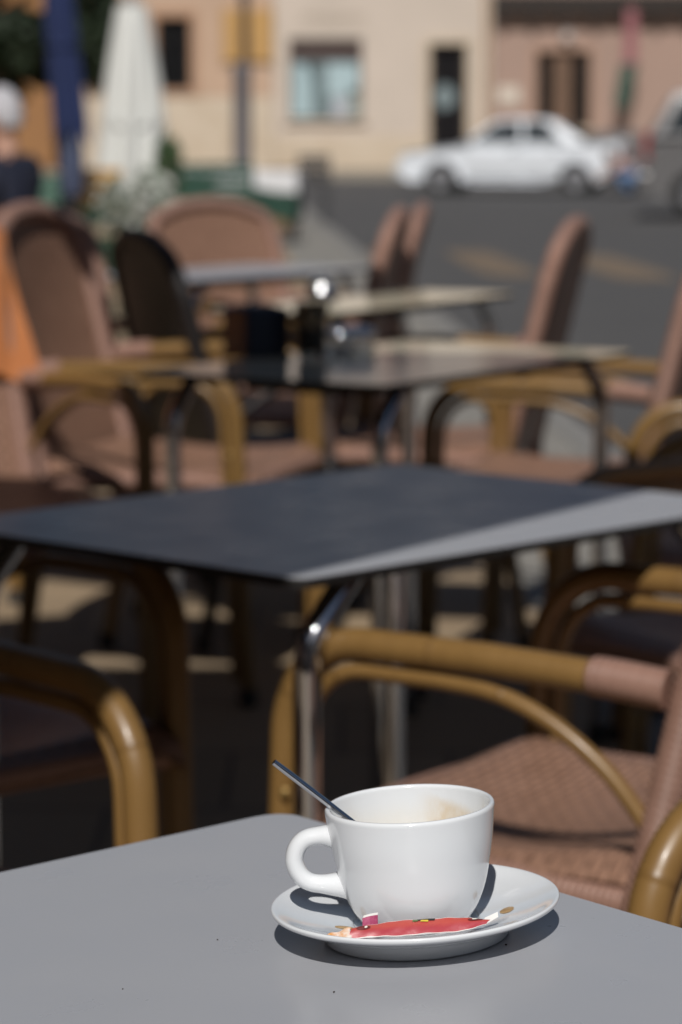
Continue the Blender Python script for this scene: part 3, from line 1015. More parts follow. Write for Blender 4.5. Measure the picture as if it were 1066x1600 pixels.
    for x, name in ((2.22, 'bumper'), (-2.16, 'bumper')):
        bm = bmesh.new(); box(bm, (x, 0, 0.42), (0.18, 1.66, 0.2)); bevel(bm, 0.05, 3)
        obj(name, bm, BUMPER, c, True)
    bm = bmesh.new(); box(bm, (-2.26, 0, 0.42), (0.012, 0.52, 0.11))
    obj('number_plate', bm, mat('plate_white', (0.7, 0.7, 0.68), 0.5), c)
    for x in (FW, RW):
        for s in (-1, 1):
            wheel(c, x, s * 0.72, r, -s)
    return c

p = at(808, 300, 52)
car = saloon((p.x, 52, road_z(52)), R(180 - 14), 'white four door saloon parked side on across the road, nose to the left')
car.scale = (0.92, 0.95, 0.97)

def hatch(loc, rz, label):
    c = thing('parked_van', label, 'van', loc, rz)
    FW, RW, r = 1.30, -1.22, 0.33
    top = [(2.02, 0.55), (1.98, 0.82), (1.75, 0.98), (1.15, 1.10), (-1.85, 1.08), (-1.95, 0.8), (-1.95, 0.36)]
    bot = [(-1.66, 0.26)] + arch(RW, 0.40, 0.27) + [(-0.5, 0.22), (0.7, 0.22)] + arch(FW, 0.40, 0.27) + [(1.8, 0.27), (2.0, 0.38)]
    bm = bmesh.new()
    body_shell(bm, top + bot, 0.88, [(-0.93, 0.97), (-1, 0.99), (-0.96, 1.0), (0.96, 1.0), (1, 0.99), (0.93, 0.97)])
    obj('body', bm, GPAINT, c, 35)
    bm = bmesh.new()
    L_ = [(1.14, 1.085), (0.45, 1.62), (-0.2, 1.70), (-1.55, 1.66), (-1.86, 1.07)]
    yv = lambda z: 0.80 - (z - 1.08) * 0.26
    lo = [bm.verts.new((x, -yv(z), z)) for x, z in L_]; hi = [bm.verts.new((x, yv(z), z)) for x, z in L_]
    bm.faces.new(lo); bm.faces.new(hi[::-1])
    for i in range(len(L_) - 1):
        bm.faces.new((lo[i], hi[i], hi[i + 1], lo[i + 1]))
    bmesh.ops.recalc_face_normals(bm, faces=bm.faces); bevel(bm, 0.04, 2, 20)
    obj('cabin', bm, GPAINT, c, 35)
    for s in (-1, 1):
        for pts in ([(0.95, 1.13), (0.45, 1.52), (-0.05, 1.58), (-0.08, 1.13)], [(-0.16, 1.13), (-0.13, 1.59), (-0.95, 1.57), (-1.0, 1.13)], [(-1.08, 1.13), (-1.03, 1.57), (-1.48, 1.54), (-1.68, 1.13)]):
            bm = bmesh.new()
            quad_panel(bm, [(x, s * (yv(z) + 0.002), z) for x, z in pts], 0.008, (0, s, 0))
            obj('side_window', bm, CARGLASS, c)
        bm = bmesh.new(); box(bm, (0.9, s * 0.92, 1.14), (0.12, 0.2, 0.16)); bevel(bm, 0.03, 2); obj('mirror', bm, GPAINT, c)
        bm = bmesh.new(); box(bm, (1.93, s * 0.64, 0.80), (0.14, 0.36, 0.18)); bevel(bm, 0.03, 2); obj('headlight', bm, CLEAR_LENS, c)
        bm = bmesh.new(); box(bm, (-1.9, s * 0.79, 0.95), (0.08, 0.14, 0.36)); bevel(bm, 0.02, 2); obj('tail_light', bm, RED_LENS, c)
        bm = bmesh.new(); box(bm, (0.35, s * 0.883, 0.70), (1.0, 0.012, 0.66)); bevel(bm, 0.03, 2); dd = obj('door', bm, GPAINT, c, 35)
        bm = bmesh.new(); box(bm, (-0.05, s * 0.9, 0.92), (0.18, 0.03, 0.035)); obj('handle', bm, BLACKTRIM, dd)
    for x, k in ((1.98, 1), (-1.93, -1)):
        bm = bmesh.new(); box(bm, (x, 0, 0.47), (0.2, 1.76, 0.3)); bevel(bm, 0.06, 3); obj('bumper', bm, BLACKTRIM if k > 0 else GPAINT, c, True)
    bm = bmesh.new()
    quad_panel(bm, [(1.09, -0.68, 1.135), (1.09, 0.68, 1.135), (0.52, 0.56, 1.575), (0.52, -0.56, 1.575)], 0.012, Vector((0.6, 0, 0.8)))
    obj('windscreen', bm, CARGLASS, c)
    bm = bmesh.new()
    quad_panel(bm, [(-1.845, -0.68, 1.13), (-1.845, 0.68, 1.13), (-1.60, 0.58, 1.58), (-1.60, -0.58, 1.58)], 0.012, Vector((-0.9, 0, 0.4)))
    obj('rear_window', bm, CARGLASS, c)
    for x in (FW, RW):
        for s in (-1, 1):
            wheel(c, x, s * 0.76, r, -s)
    return c
p = at(1024, 330, 38.0)
hatch((p.x + 1.86, 38.6, road_z(39)), R(-7), 'grey van cut off by the right edge, parked across the road')

# ------------------------------------------------------------------ parasols over the terrace (outside the frame; some shade the tables, others are added against skylight)
CANVAS = mat('open_navy_canvas', (0.012, 0.022, 0.075), 0.8, vary=(8, (0.010, 0.018, 0.062)))  # navy picked to cut bounce light under the canopies
POLE = mat('alu_pole', (0.45, 0.45, 0.46), 0.4, 0.8)
N1 = Vector((0.811, -0.584, 0)); N3 = Vector((0.584, 0.811, 0))
def open_parasol(corners, z, post, label):
    sh = Vector((0.075, 1.0, 0)) / 1.02 * z
    cs = [Vector((p[0] + 0.05, p[1], z)) - sh for p in corners]      # corners = where the shadow falls on the ground
    c = sum(cs, Vector()) / 4 + Vector((0, 0, 0.42))
    t = thing('open_parasol', label, 'parasol', (post[0], post[1], 0), 0, 'open parasols over the tables')
    o = Vector((post[0], post[1], 0))
    bm = bmesh.new()
    for i in range(4):
        a, b = cs[i] - o, cs[(i + 1) % 4] - o
        m = 6
        prev = None
        for j in range(m + 1):
            t0 = j / m
            l, r_ = a.lerp(c - o, t0), b.lerp(c - o, t0)
            sag = -0.05 * math.sin(PI * t0)
            row = [bm.verts.new(l.lerp(r_, k / m) + Vector((0, 0, sag * math.sin(PI * k / m)))) for k in range(m + 1)]
            if prev:
                for k in range(m):
                    try: bm.faces.new((prev[k], prev[k + 1], row[k + 1], row[k]))
                    except ValueError: pass
            prev = row
    bmesh.ops.remove_doubles(bm, verts=bm.verts, dist=1e-4)
    bmesh.ops.recalc_face_normals(bm, faces=bm.faces)
    bmesh.ops.solidify(bm, geom=bm.faces[:], thickness=0.004)
    obj('canopy', bm, CANVAS, t)
    for i in range(4):
        bm = bmesh.new()
        tube(bm, [c - o + Vector((0, 0, -0.05)), cs[i] - o + Vector((0, 0, -0.03))], 0.012, 6)
        obj('rib', bm, POLE, t)
    bm = bmesh.new()
    tube(bm, fillet([(0, 0, 0.05), (0, 0, c.z + 0.45), (c.x - o.x, c.y - o.y, c.z + 0.35), (c.x - o.x, c.y - o.y, c.z - 0.3)], 0.25), 0.035, 10)
    obj('pole', bm, POLE, t, True)
    bm = bmesh.new(); box(bm, (0, 0, 0.05), (0.9, 0.9, 0.1)); bevel(bm, 0.02, 2)
    obj('base', bm, GREYST, t)
    return t
open_parasol([(-0.62, 2.66), (1.16, 5.48), (0.27, 6.05), (-2.0, 6.00)], 2.02, (-2.6, 3.0), 'open navy parasol on a side post, shading the second table')
P2 = [N1 * a + N3 * b for a, b in ((-4.36, 5.4), (-4.36, 6.42), (-5.3, 6.42), (-5.3, 5.4))]  # small unseen canopy, outline fitted to the shade wanted there
open_parasol([(p.x, p.y) for p in P2], 2.05, (-4.0, 5.6), 'open navy parasol further back, shaped to put shade on the far left tables')
open_parasol([(-0.80, 2.40), (-2.15, 5.35), (-4.7, 4.2), (-3.3, 1.1)], 2.05, (-5.6, 1.6), 'open navy parasol left of the first one, added unseen to block skylight')  # put in only to cut sky fill and deepen the shade
P4 = [N1 * a + N3 * b for a, b in ((-5.0, 1.4), (-5.0, 5.2), (-7.2, 5.2), (-7.2, 1.4))]  # another unseen canopy, added to keep skylight off the terrace
open_parasol([(p.x, p.y) for p in P4], 2.1, (-6.4, 4.6), 'open navy parasol at the far left, added unseen to block skylight')

# ------------------------------------------------------------------ tables
def rounded_rect(a, b, r, n=5):
    out = []
    for cx, cy, a0 in ((a / 2 - r, b / 2 - r, 0), (-a / 2 + r, b / 2 - r, 90), (-a / 2 + r, -b / 2 + r, 180), (a / 2 - r, -b / 2 + r, 270)):
        for k in range(n + 1):
            t = R(a0 + 90 * k / n)
            out.append((cx + r * math.cos(t), cy + r * math.sin(t)))
    return out

def cafe_table(corner, ang, a, b, label, top_m=TOP, M=None, h=0.74, cream_end=None):
    """corner = world xy of one table corner, ang = direction of side a, side b is 90 degrees left of it"""
    if M is None:
        ca, sa = math.cos(ang), math.sin(ang)
        cx = corner[0] + ca * a / 2 - sa * b / 2
        cy = corner[1] + sa * a / 2 + ca * b / 2
        M = Matrix.Translation((cx, cy, tz(cy))) @ Matrix.Rotation(ang, 4, 'Z')
    t = thing('cafe_table', label, 'table', group='square edged terrace tables')
    t.matrix_world = M
    bm = bmesh.new()
    prism(bm, rounded_rect(a, b, 0.022), 'z', h - 0.011, h)
    bm.normal_update()
    for f in bm.faces:
        f.material_index = 0 if f.normal.z > 0.9 else 1
    es = [e for e in bm.edges if len({f.material_index for f in e.link_faces}) == 2]
    bmesh.ops.bevel(bm, geom=es, offset=0.0012, segments=2, affect='EDGES')
    obj('tabletop', bm, [top_m, CORE], t)
    for sx, sy, lx, ly in ((0, 1, a - 0.30, 0.022), (0, -1, a - 0.30, 0.022), (1, 0, 0.022, b - 0.30), (-1, 0, 0.022, b - 0.30)):
        bm = bmesh.new()
        box(bm, (sx * (a / 2 - 0.13), sy * (b / 2 - 0.13), h - 0.0225), (lx, ly, 0.022))
        obj('frame_rail', bm, CORE, t)
    Mi = M.inverted()
    for sx in (1, -1):
        for sy in (1, -1):
            x, y = sx * (a / 2 - 0.050), sy * (b / 2 - 0.040)
            w = M @ Vector((x, y, h))
            up = M.to_3x3() @ Vector((0, 0, 1))
            zb = h - (w.z - tz(w.y) - 0.004) / up.z
            bm = bmesh.new()
            tube(bm, fillet([(x - sx * 0.066, y, h - 0.012), (x, y, h - 0.078), (x, y, zb + 0.02)], 0.075, 14), 0.0145, 14)
            l = obj('leg', bm, CHROME, t, True)
            bm = bmesh.new()
            lathe(bm, [(0, 0), (0.018, 0), (0.018, 0.03), (0.0148, 0.034), (0.0148, 0.03)], 14, x, y, zb)
            obj('foot_cap', bm, RUBBER, l, True)
    return t

# the near table stands a little out of level: its top plane passes through the saucer
TILT = R(-3.4)
RT = Matrix.Rotation(TILT, 4, 'Y')
NRM = RT.to_3x3() @ Vector((0, 0, 1))
S0 = at(648.8, 1412.2, 1.566) - NRM * 0.018
def on_plane(px_, py_):
    p = at(px_, py_, 1.0); d = p - Vector((0, 0, EYE))
    t = (S0 - Vector((0, 0, EYE))).dot(NRM) / d.dot(NRM)
    return Vector((0, 0, EYE)) + d * t
PT = Matrix.Translation(S0) @ RT            # table plane frame at the saucer
c0, cl, cr = [PT.inverted() @ on_plane(*q) for q in ((441, 1266), (0, 1354.5), (1066, 1424.5))]
dl = math.atan2(cl.y - c0.y, cl.x - c0.x); dr_ = math.atan2(cr.y - c0.y, cr.x - c0.x)
angl = ((dr_ + (dl + PI / 2)) / 2)
a_, b_ = 0.80, 0.62
# side a runs from the back corner to the right, side b from it to the left (clockwise), so mirror the frame
ca, sa = math.cos(angl), math.sin(angl)
bx, by = math.cos(angl - PI / 2), math.sin(angl - PI / 2)
ctr = Vector((c0.x + ca * a_ / 2 + bx * b_ / 2, c0.y + sa * a_ / 2 + by * b_ / 2, 0))
h1 = (PT @ ctr).z
M1 = PT @ Matrix.Translation(ctr) @ Matrix.Rotation(angl, 4, 'Z') @ Matrix.Translation((0, 0, -h1))
cafe_table(None, 0, a_, b_, 'sunlit grey table in the foreground with the cup of coffee on it', M=M1, h=h1)

T2a = math.atan2(0.728, 0.686)
cafe_table((-0.040, 2.826), T2a, 0.80, 0.595, 'grey table behind the cup, mostly in shade with a sunny strip along its front edge')
T3a = R(56.6)
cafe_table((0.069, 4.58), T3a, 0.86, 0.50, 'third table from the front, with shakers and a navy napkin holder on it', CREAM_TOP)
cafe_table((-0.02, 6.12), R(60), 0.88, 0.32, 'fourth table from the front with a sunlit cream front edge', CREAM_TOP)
cafe_table((-0.398, 7.66), R(54.5), 0.86, 0.45, 'farthest table of the row, in front of the wide pink chair back')

# ------------------------------------------------------------------ armchairs
def armchair(label, x, y, deg):
    t = thing('wicker_armchair', label, 'chair', (x, y, 0), R(deg), 'wicker armchairs around the terrace tables')
    for s in (-1, 1):
        bm = bmesh.new()
        tube(bm, fillet([(0.232, s * 0.262, 0.012), (0.205, s * 0.268, 0.664), (-0.06, s * 0.27, 0.664), (-0.235, s * 0.262, 0.656)], [0.105, 0.3], 10), 0.0168, 14)
        fr = obj('side_frame', bm, BAMBOO, t, True)
        for z in (0.16, 0.34, 0.50):
            bm = bmesh.new()
            bmesh.ops.create_uvsphere(bm, u_segments=10, v_segments=6, radius=0.0062, matrix=Matrix.Translation((0.2195 - z * 0.042, s * 0.284, z)) @ Matrix.Diagonal((1, 0.6, 1, 1)))
            obj('screw', bm, SCREW, fr, True)
        bm = bmesh.new()
        tube(bm, fillet([(0.2045, s * 0.264, 0.05), (0.1772, s * 0.268, 0.6365), (0.02, s * 0.269, 0.6360)], [0.09], 9) + smooth3([(0.0, s * 0.269, 0.6360), (-0.07, s * 0.2685, 0.6300), (-0.14, s * 0.266, 0.606), (-0.205, s * 0.260, 0.562), (-0.254, s * 0.252, 0.505)], 5), 0.0088, 10)
        obj('inner_rail', bm, BAMBOO, t, True)
        bm = bmesh.new()
        tube(bm, [(-0.186, s * 0.2650, 0.6590), (-0.192, s * 0.2648, 0.6588), (-0.222, s * 0.263, 0.6572), (-0.270, s * 0.256, 0.652)], [0.0188, 0.0200, 0.0200, 0.0200], 14)
        obj('arm_wrap', bm, WRAP, t, True)
        bm = bmesh.new()
        tube(bm, [(-0.298, s * 0.252, 0.012), (-0.245, s * 0.252, 0.33)], 0.0165, 12)
        obj('rear_leg', bm, BAMBOO, t, True)
        bm = bmesh.new()
        tube(bm, smooth3([(0.222, s * 0.236, 0.428), (0.10, s * 0.244, 0.440), (-0.08, s * 0.246, 0.436), (-0.235, s * 0.244, 0.430)], 3), 0.0185, 12)
        obj('seat_rail', bm, WRAP, t, True)
        for xx, zz in ((0.232, 0.0), (-0.300, 0.0)):
            bm = bmesh.new()
            lathe(bm, [(0, 0.002), (0.021, 0.002), (0.021, 0.03), (0.0178, 0.036), (0.0176, 0.03)], 12, xx, s * (0.262 if xx > 0 else 0.252), 0)
            obj('foot_cap', bm, RUBBER, t, True)
    bm = bmesh.new()
    tube(bm, fillet([(-0.246, -0.25, 0.30), (-0.236, -0.25, 0.42), (-0.337, -0.236, 0.83), (-0.362, -0.215, 0.915), (-0.374, -0.11, 0.955), (-0.377, 0, 0.965), (-0.374, 0.11, 0.955), (-0.362, 0.215, 0.915), (-0.337, 0.236, 0.83), (-0.236, 0.25, 0.42), (-0.246, 0.25, 0.30)], [0.2, 0.2, 0.06, 0.2, 0.4, 0.2, 0.06, 0.2, 0.2], 5), 0.0215, 14)
    obj('back_frame', bm, WRAP, t, True)
    bm = bmesh.new()
    tube(bm, [(0.222, -0.25, 0.432), (0.226, -0.12, 0.437), (0.227, 0, 0.438), (0.226, 0.12, 0.437), (0.222, 0.25, 0.432)], 0.018, 12)
    obj('front_rail', bm, WRAP, t, True)
    bm = bmesh.new()
    tube(bm, [(-0.238, -0.25, 0.44), (-0.238, 0, 0.44), (-0.238, 0.25, 0.44)], 0.017, 10)
    obj('back_rail', bm, WRAP, t, True)
    def seat(u, v):
        xx = 0.238 - 0.47 * u
        yy = (v - 0.5) * 0.50
        z = 0.464 - 0.034 * math.sin(PI * v) ** 0.7 * math.sin(PI * min(u + 0.05, 1)) ** 0.8 + 0.004 * math.cos(2 * PI * u)
        k = max(0, 0.10 - u) / 0.10
        z -= 0.035 * k * k; xx += 0.004 * math.sin(PI * k)
        e = abs(v - 0.5) * 2
        z -= 0.022 * max(0, (e - 0.86) / 0.14) ** 2
        return Vector((xx, yy, z))
    bm = bmesh.new()
    grid(bm, seat, 26, 22, 0.010, (0.47, 0.50))
    obj('seat_panel', bm, WEAVE, t, True)
    def back(u, v):
        yy = (u - 0.5) * 0.455
        e = abs(u - 0.5) * 2
        ztop = 0.958 - 0.045 * e ** 3
        z = 0.455 + (ztop - 0.455) * v
        xx = -0.238 - (z - 0.42) * 0.247 - 0.022 * (1 - e * e) * math.sin(PI * v)
        return Vector((xx, yy * (1.03 - 0.07 * v), z))
    bm = bmesh.new()
    grid(bm, back, 20, 22, 0.010, (0.455, 0.50))
    obj('back_panel', bm, WEAVE, t, True)
    def ledge(u, v):
        return Vector((-0.349 - 0.004 * v - 0.003 * math.sin(PI * u), (u - 0.5) * 0.40, 0.862 + 0.03 * v - 0.02 * (abs(u - 0.5) * 2) ** 2 + 0.018 * math.sin(PI * u)))
    return t

CHAIRS = [
    ('wicker armchair right of the cup, sunlit seat pulled out from the second table', 0.251, 3.060, 146),
    ('armchair at the lower right edge, only its bamboo arm curve showing above the near table', 0.570, 2.100, 222),
    ('bamboo armchair at the lower left whose arm runs from shade into sun', -0.528, 2.620, -50),
    ('armchair lost in deep shade under the left corner of the second table', -0.540, 3.420, -47),
    ('armchair under the far right corner of the second table, half in its shade', 0.640, 4.050, 214),
    ('armchair at the left edge with an orange jacket hung on its back', -0.690, 5.280, -55),
    ('armchair facing right behind the third table, tall pink woven back and sunlit seat', -0.317, 5.890, -16),
    ('wicker armchair between the third and fourth tables, its shade painted on in black', -0.125, 6.470, 20),
    ('armchair at the right end of the third table with its arms shining in the sun', 0.440, 5.840, 162),
    ('armchair at the right edge with a narrow slanting pink back', 0.717, 5.030, 176),
    ('edge on armchair at the right of the fourth table, pink frame round dark panel', 0.185, 6.460, 168),
    ('left one of two edge on chair backs beyond the fourth table', -0.195, 7.280, 174),
    ('right one of two edge on chair backs beyond the fourth table', -0.125, 7.800, 176),
    ('wide pink armchair back behind the left end of the fourth table', -0.673, 7.120, -58),
    ('wide arched pink armchair back behind the farthest table', -0.205, 8.750, -52),
]
SHADE_WICKER = mat('shade_black_wicker', (0.010, 0.008, 0.008), 0.5, bump=(300, 0.4, 0.002))  # black colour stands in for the shade on one armchair
proto = None
for i, (lb, x, y, dg) in enumerate(CHAIRS):
    if proto is None:
        proto = armchair(lb, x, y, dg)
        c = proto
        c.scale = (0.92, 1, 1)
    else:
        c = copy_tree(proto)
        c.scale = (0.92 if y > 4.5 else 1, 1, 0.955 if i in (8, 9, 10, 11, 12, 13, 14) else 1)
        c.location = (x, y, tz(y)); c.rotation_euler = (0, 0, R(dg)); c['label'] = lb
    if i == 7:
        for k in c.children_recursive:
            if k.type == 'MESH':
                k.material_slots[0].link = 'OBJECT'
                k.material_slots[0].material = SHADE_WICKER
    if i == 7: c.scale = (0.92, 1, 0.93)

# ------------------------------------------------------------------ orange jacket over the chair back
bm = bmesh.new()
def jacket(u, v):
    # v across the shoulders of the chair, u over the top rail from front hem to back hem
    yy = (v - 0.5) * 0.51
    s = (u - 0.5) * 2
    drop = 0.16 + 0.22 * abs(s) ** 1.0 * (1 if s < 0 else 1.25)
    a = abs(s)
    top = 0.992 - 0.045 * (abs(v - 0.5) * 2) ** 3
    if a < 0.2:
        ang = s / 0.2 * PI / 2
        xx = -0.377 - 0.03 * math.sin(ang); z = top + 0.028 * math.cos(ang) - 0.028
    else:
        d = (a - 0.2) / 0.8
        z = top - 0.028 - d * (0.27 if s < 0 else 0.40)
        rec = (0.93 - z) * 0.25
        xx = -0.377 + rec + (0.030 if s < 0 else -0.034)
        w = 0.026 * math.sin(v * 19 + 2 * d) * d + 0.014 * math.sin(v * 41 + 5 * d)
        xx += w * (1 if s < 0 else -1) + (0.012 if s < 0 else -0.02) * d
        yy *= 1 + 0.10 * d
        z += 0.02 * math.sin(v * 9 + s * 4) * d
    return Vector((xx, yy, z))
grid(bm, jacket, 28, 36, 0.004)
jk = obj('jacket', bm, mat('orange_cloth', (0.44, 0.155, 0.042), 0.8, vary=(14, (0.36, 0.12, 0.034), 0.25), bump=(120, 0.3, 0.003), sheen=0.2), None, True)
jk.location = (-0.690, 5.280, tz(5.28)); jk.scale = (0.92, 1, 1); jk.rotation_euler = (0, 0, R(-55))
tag(jk, 'orange jacket hung over the chair back at the left edge', 'jacket')

# ------------------------------------------------------------------ things on the third table
TZ = 0.74 + tz(5.08)
def on_table(px_, py_, z=TZ):
    p = at(px_, py_, 1.0); d = p - Vector((0, 0, EYE)); t = (z - EYE) / d.z
    return Vector((0, 0, EYE)) + d * t
p = on_table(400, 556)
nh = thing('napkin_holder', 'navy blue napkin dispenser on the third table', 'napkin holder', (p.x, p.y, TZ), R(25))
NAVY = mat('navy_plastic', (0.007, 0.012, 0.030), 0.45)
bm = bmesh.new(); box(bm, (0, 0, 0.046), (0.085, 0.11, 0.088)); bevel(bm, 0.008, 3); obj('case', bm, NAVY, nh, True)
bm = bmesh.new(); box(bm, (0, 0, 0.004), (0.092, 0.117, 0.008)); bevel(bm, 0.003, 2); obj('base', bm, CORE, nh)
bm = bmesh.new(); box(bm, (0, 0, 0.0915), (0.05, 0.075, 0.004)); bevel(bm, 0.001, 1); obj('slot_lid', bm, CORE, nh)
p = on_table(487, 560)
gt = thing('glass_tumbler', 'dark glass tumbler beside the navy napkin holder', 'glass', (p.x, p.y, TZ))
bm = bmesh.new(); lathe(bm, [(0, 0.002), (0.022, 0.001), (0.025, 0.006), (0.031, 0.10), (0.0285, 0.10), (0.0225, 0.012), (0, 0.012)], 28)
obj('glass', bm, mat('smoked_glass', (0.22, 0.20, 0.16), 0.03, trans=0.9), gt, True)
bm = bmesh.new(); lathe(bm, [(0, 0.0125), (0.0222, 0.0125), (0.026, 0.055), (0, 0.055)], 24)
obj('drink', bm, mat('cola_drink', (0.02, 0.012, 0.006), 0.1), gt, True)
for px_, py_, lb in ((531, 548, 'left one of two small chrome topped shakers glinting on the third table'), (556, 547, 'right one of two small chrome topped shakers glinting on the third table')):
    p = on_table(px_, py_)
    sk = thing('salt_shaker', lb, 'shaker', (p.x, p.y, TZ), 0, 'chrome topped shakers')
    bm = bmesh.new(); lathe(bm, [(0, 0), (0.022, 0), (0.0235, 0.004), (0.0215, 0.03), (0, 0.03)], 20); obj('jar', bm, mat('clear_jar', (0.5, 0.5, 0.5), 0.05, trans=0.8), sk, True)
    bm = bmesh.new(); lathe(bm, smooth_prof([(0.0235, 0.0285), (0.0235, 0.036), (0.020, 0.043), (0.012, 0.0475), (0, 0.049)], 4), 24); obj('cap', bm, CHROME, sk, True)
    sk.scale = (1.6, 1.6, 0.92)
TZ4 = 0.74 + tz(6.6)
p = on_table(499, 486, TZ4)
DULL = mat('dull_steel', (0.5, 0.5, 0.5), 0.30, 1.0)
cc = thing('sugar_pot', 'small chrome sugar pot on the front edge of the fourth table', 'pot', (p.x + 0.005, p.y + 0.05, TZ4))
bm = bmesh.new(); lathe(bm, smooth_prof([(0.02, 0), (0.03, 0.004), (0.036, 0.03), (0.03, 0.048), (0.031, 0.05)], 4), 24); obj('pot', bm, CHROME, cc, True)
bm = bmesh.new(); lathe(bm, smooth_prof([(0.032, 0.0505), (0.026, 0.06), (0.01, 0.067), (0, 0.068)], 4), 24); obj('lid', bm, DULL, cc, True)
bm = bmesh.new(); lathe(bm, smooth_prof([(0.003, 0.067), (0.006, 0.073), (0, 0.077)], 4), 12); obj('knob', bm, CHROME, cc, True)

# ------------------------------------------------------------------ coffee cup, saucer, spoon, sachet
def porcelain():
    m = bpy.data.materials.new('porcelain')
    m.use_nodes = True
    nt = m.node_tree
    b = nt.nodes['Principled BSDF']
    b.inputs['Roughness'].default_value = 0.12
    b.inputs['Coat Weight'].default_value = 0.5
    b.inputs['Coat Roughness'].default_value = 0.03
    tc = nt.nodes.new('ShaderNodeTexCoord')
    n = nt.nodes.new('ShaderNodeTexNoise'); n.inputs['Scale'].default_value = 40; n.inputs['Detail'].default_value = 3
    nt.links.new(tc.outputs['Object'], n.inputs['Vector'])
    c = mix_rgb(nt, n.outputs['Fac'], (0.715, 0.745, 0.775), (0.74, 0.76, 0.785))
    nt.links.new(c, b.inputs['Base Color'])
    n2 = nt.nodes.new('ShaderNodeTexNoise'); n2.inputs['Scale'].default_value = 55; n2.inputs['Detail'].default_value = 2
    nt.links.new(tc.outputs['Object'], n2.inputs['Vector'])
    bp = nt.nodes.new('ShaderNodeBump'); bp.inputs['Strength'].default_value = 0.03; bp.inputs['Distance'].default_value = 0.001
    nt.links.new(n2.outputs['Fac'], bp.inputs['Height'])
    nt.links.new(bp.outputs['Normal'], b.inputs['Normal'])
    return m, nt, b, tc
PORC, _, _, _ = porcelain()

def cup_mat():
    """the same porcelain with dried foam and coffee film on the inside wall"""
    m, nt, b, tc = porcelain()
    m.name = 'porcelain_with_coffee_film'
    base = b.inputs['Base Color'].links[0].from_socket
    sp = nt.nodes.new('ShaderNodeSeparateXYZ'); nt.links.new(tc.outputs['Object'], sp.inputs[0])
    rad = math_node(nt, 'SQRT', math_node(nt, 'ADD', math_node(nt, 'POWER', sp.outputs[0], 2), math_node(nt, 'POWER', sp.outputs[1], 2)))
    ang = math_node(nt, 'ARCTAN2', sp.outputs[1], sp.outputs[0])
    geo = nt.nodes.new('ShaderNodeUVMap')     # u = 1 on the inner wall, 0 on the outer
    su = nt.nodes.new('ShaderNodeSeparateXYZ'); nt.links.new(geo.outputs['UV'], su.inputs[0])
    inner = math_node(nt, 'GREATER_THAN', su.outputs[0], 0.5)
    mp = nt.nodes.new('ShaderNodeMapping'); mp.inputs['Scale'].default_value = (190, 190, 60)
    nt.links.new(tc.outputs['Object'], mp.inputs[0])
    n = nt.nodes.new('ShaderNodeTexNoise'); n.inputs['Scale'].default_value = 1; n.inputs['Detail'].default_value = 7; n.inputs['Roughness'].default_value = 0.7
    nt.links.new(mp.outputs[0], n.inputs['Vector'])
    # the foam band: angle 20..95 degrees, height falling towards the right
    def band(x, a, b_, soft):
        lo = nt.nodes.new('ShaderNodeMapRange'); lo.interpolation_type = 'SMOOTHSTEP'
        lo.inputs[1].default_value = a - soft; lo.inputs[2].default_value = a + soft
        nt.links.new(x, lo.inputs[0])
        hi = nt.nodes.new('ShaderNodeMapRange'); hi.interpolation_type = 'SMOOTHSTEP'
        hi.inputs[1].default_value = b_ + soft; hi.inputs[2].default_value = b_ - soft
        nt.links.new(x, hi.inputs[0])
        return math_node(nt, 'MULTIPLY', lo.outputs[0], hi.outputs[0])
    tilt = math_node(nt, 'MULTIPLY_ADD', math_node(nt, 'SUBTRACT', ang, 0.85), -0.011, sp.outputs[2])
    wob = math_node(nt, 'MULTIPLY_ADD', math_node(nt, 'SUBTRACT', n.outputs['Fac'], 0.5), 0.010, tilt)
    foam = math_node(nt, 'MULTIPLY', band(ang, 0.25, 1.25, 0.28), band(wob, 0.0415, 0.0555, 0.0035))
    edge = math_node(nt, 'MULTIPLY', band(ang, 0.35, 1.15, 0.22), band(wob, 0.0395, 0.0435, 0.0018))
    film = math_node(nt, 'MULTIPLY', band(sp.outputs[2], 0.0, 0.052, 0.010), math_node(nt, 'MULTIPLY_ADD', n.outputs['Fac'], 0.5, 0.12))
    c = mix_rgb(nt, math_node(nt, 'MULTIPLY', math_node(nt, 'MULTIPLY', film, inner), 0.75), base, (0.72, 0.62, 0.44))
    c = mix_rgb(nt, math_node(nt, 'MULTIPLY', math_node(nt, 'MULTIPLY', foam, inner), math_node(nt, 'MULTIPLY_ADD', n.outputs['Fac'], 1.25, -0.15)), c, (0.60, 0.43, 0.21))
    c = mix_rgb(nt, math_node(nt, 'MULTIPLY', math_node(nt, 'MULTIPLY', edge, inner), 0.85), c, (0.50, 0.31, 0.12))
    # left inner flank tan haze
    lft = math_node(nt, 'MULTIPLY', band(ang, 2.5, 3.0, 0.3), band(sp.outputs[2], 0.03, 0.056, 0.006))
    c = mix_rgb(nt, math_node(nt, 'MULTIPLY', math_node(nt, 'MULTIPLY', lft, inner), 0.35), c, (0.62, 0.50, 0.30))
    # coffee dust low on the outside of the foot
    low = math_node(nt, 'MULTIPLY', band(sp.outputs[2], -0.01, 0.009, 0.006), math_node(nt, 'MULTIPLY_ADD', n.outputs['Fac'], 0.6, -0.12))
    c = mix_rgb(nt, math_node(nt, 'MULTIPLY', low, 0.55), c, (0.55, 0.42, 0.30))
    nt.links.new(c, b.inputs['Base Color'])
    return m
CUPM = cup_mat()

ROT_UP = RT.to_euler()
def place(o, local, rz=0.0):
    M = PT @ Matrix.Translation(local) @ Matrix.Rotation(rz, 4, 'Z')
    o.matrix_world = M

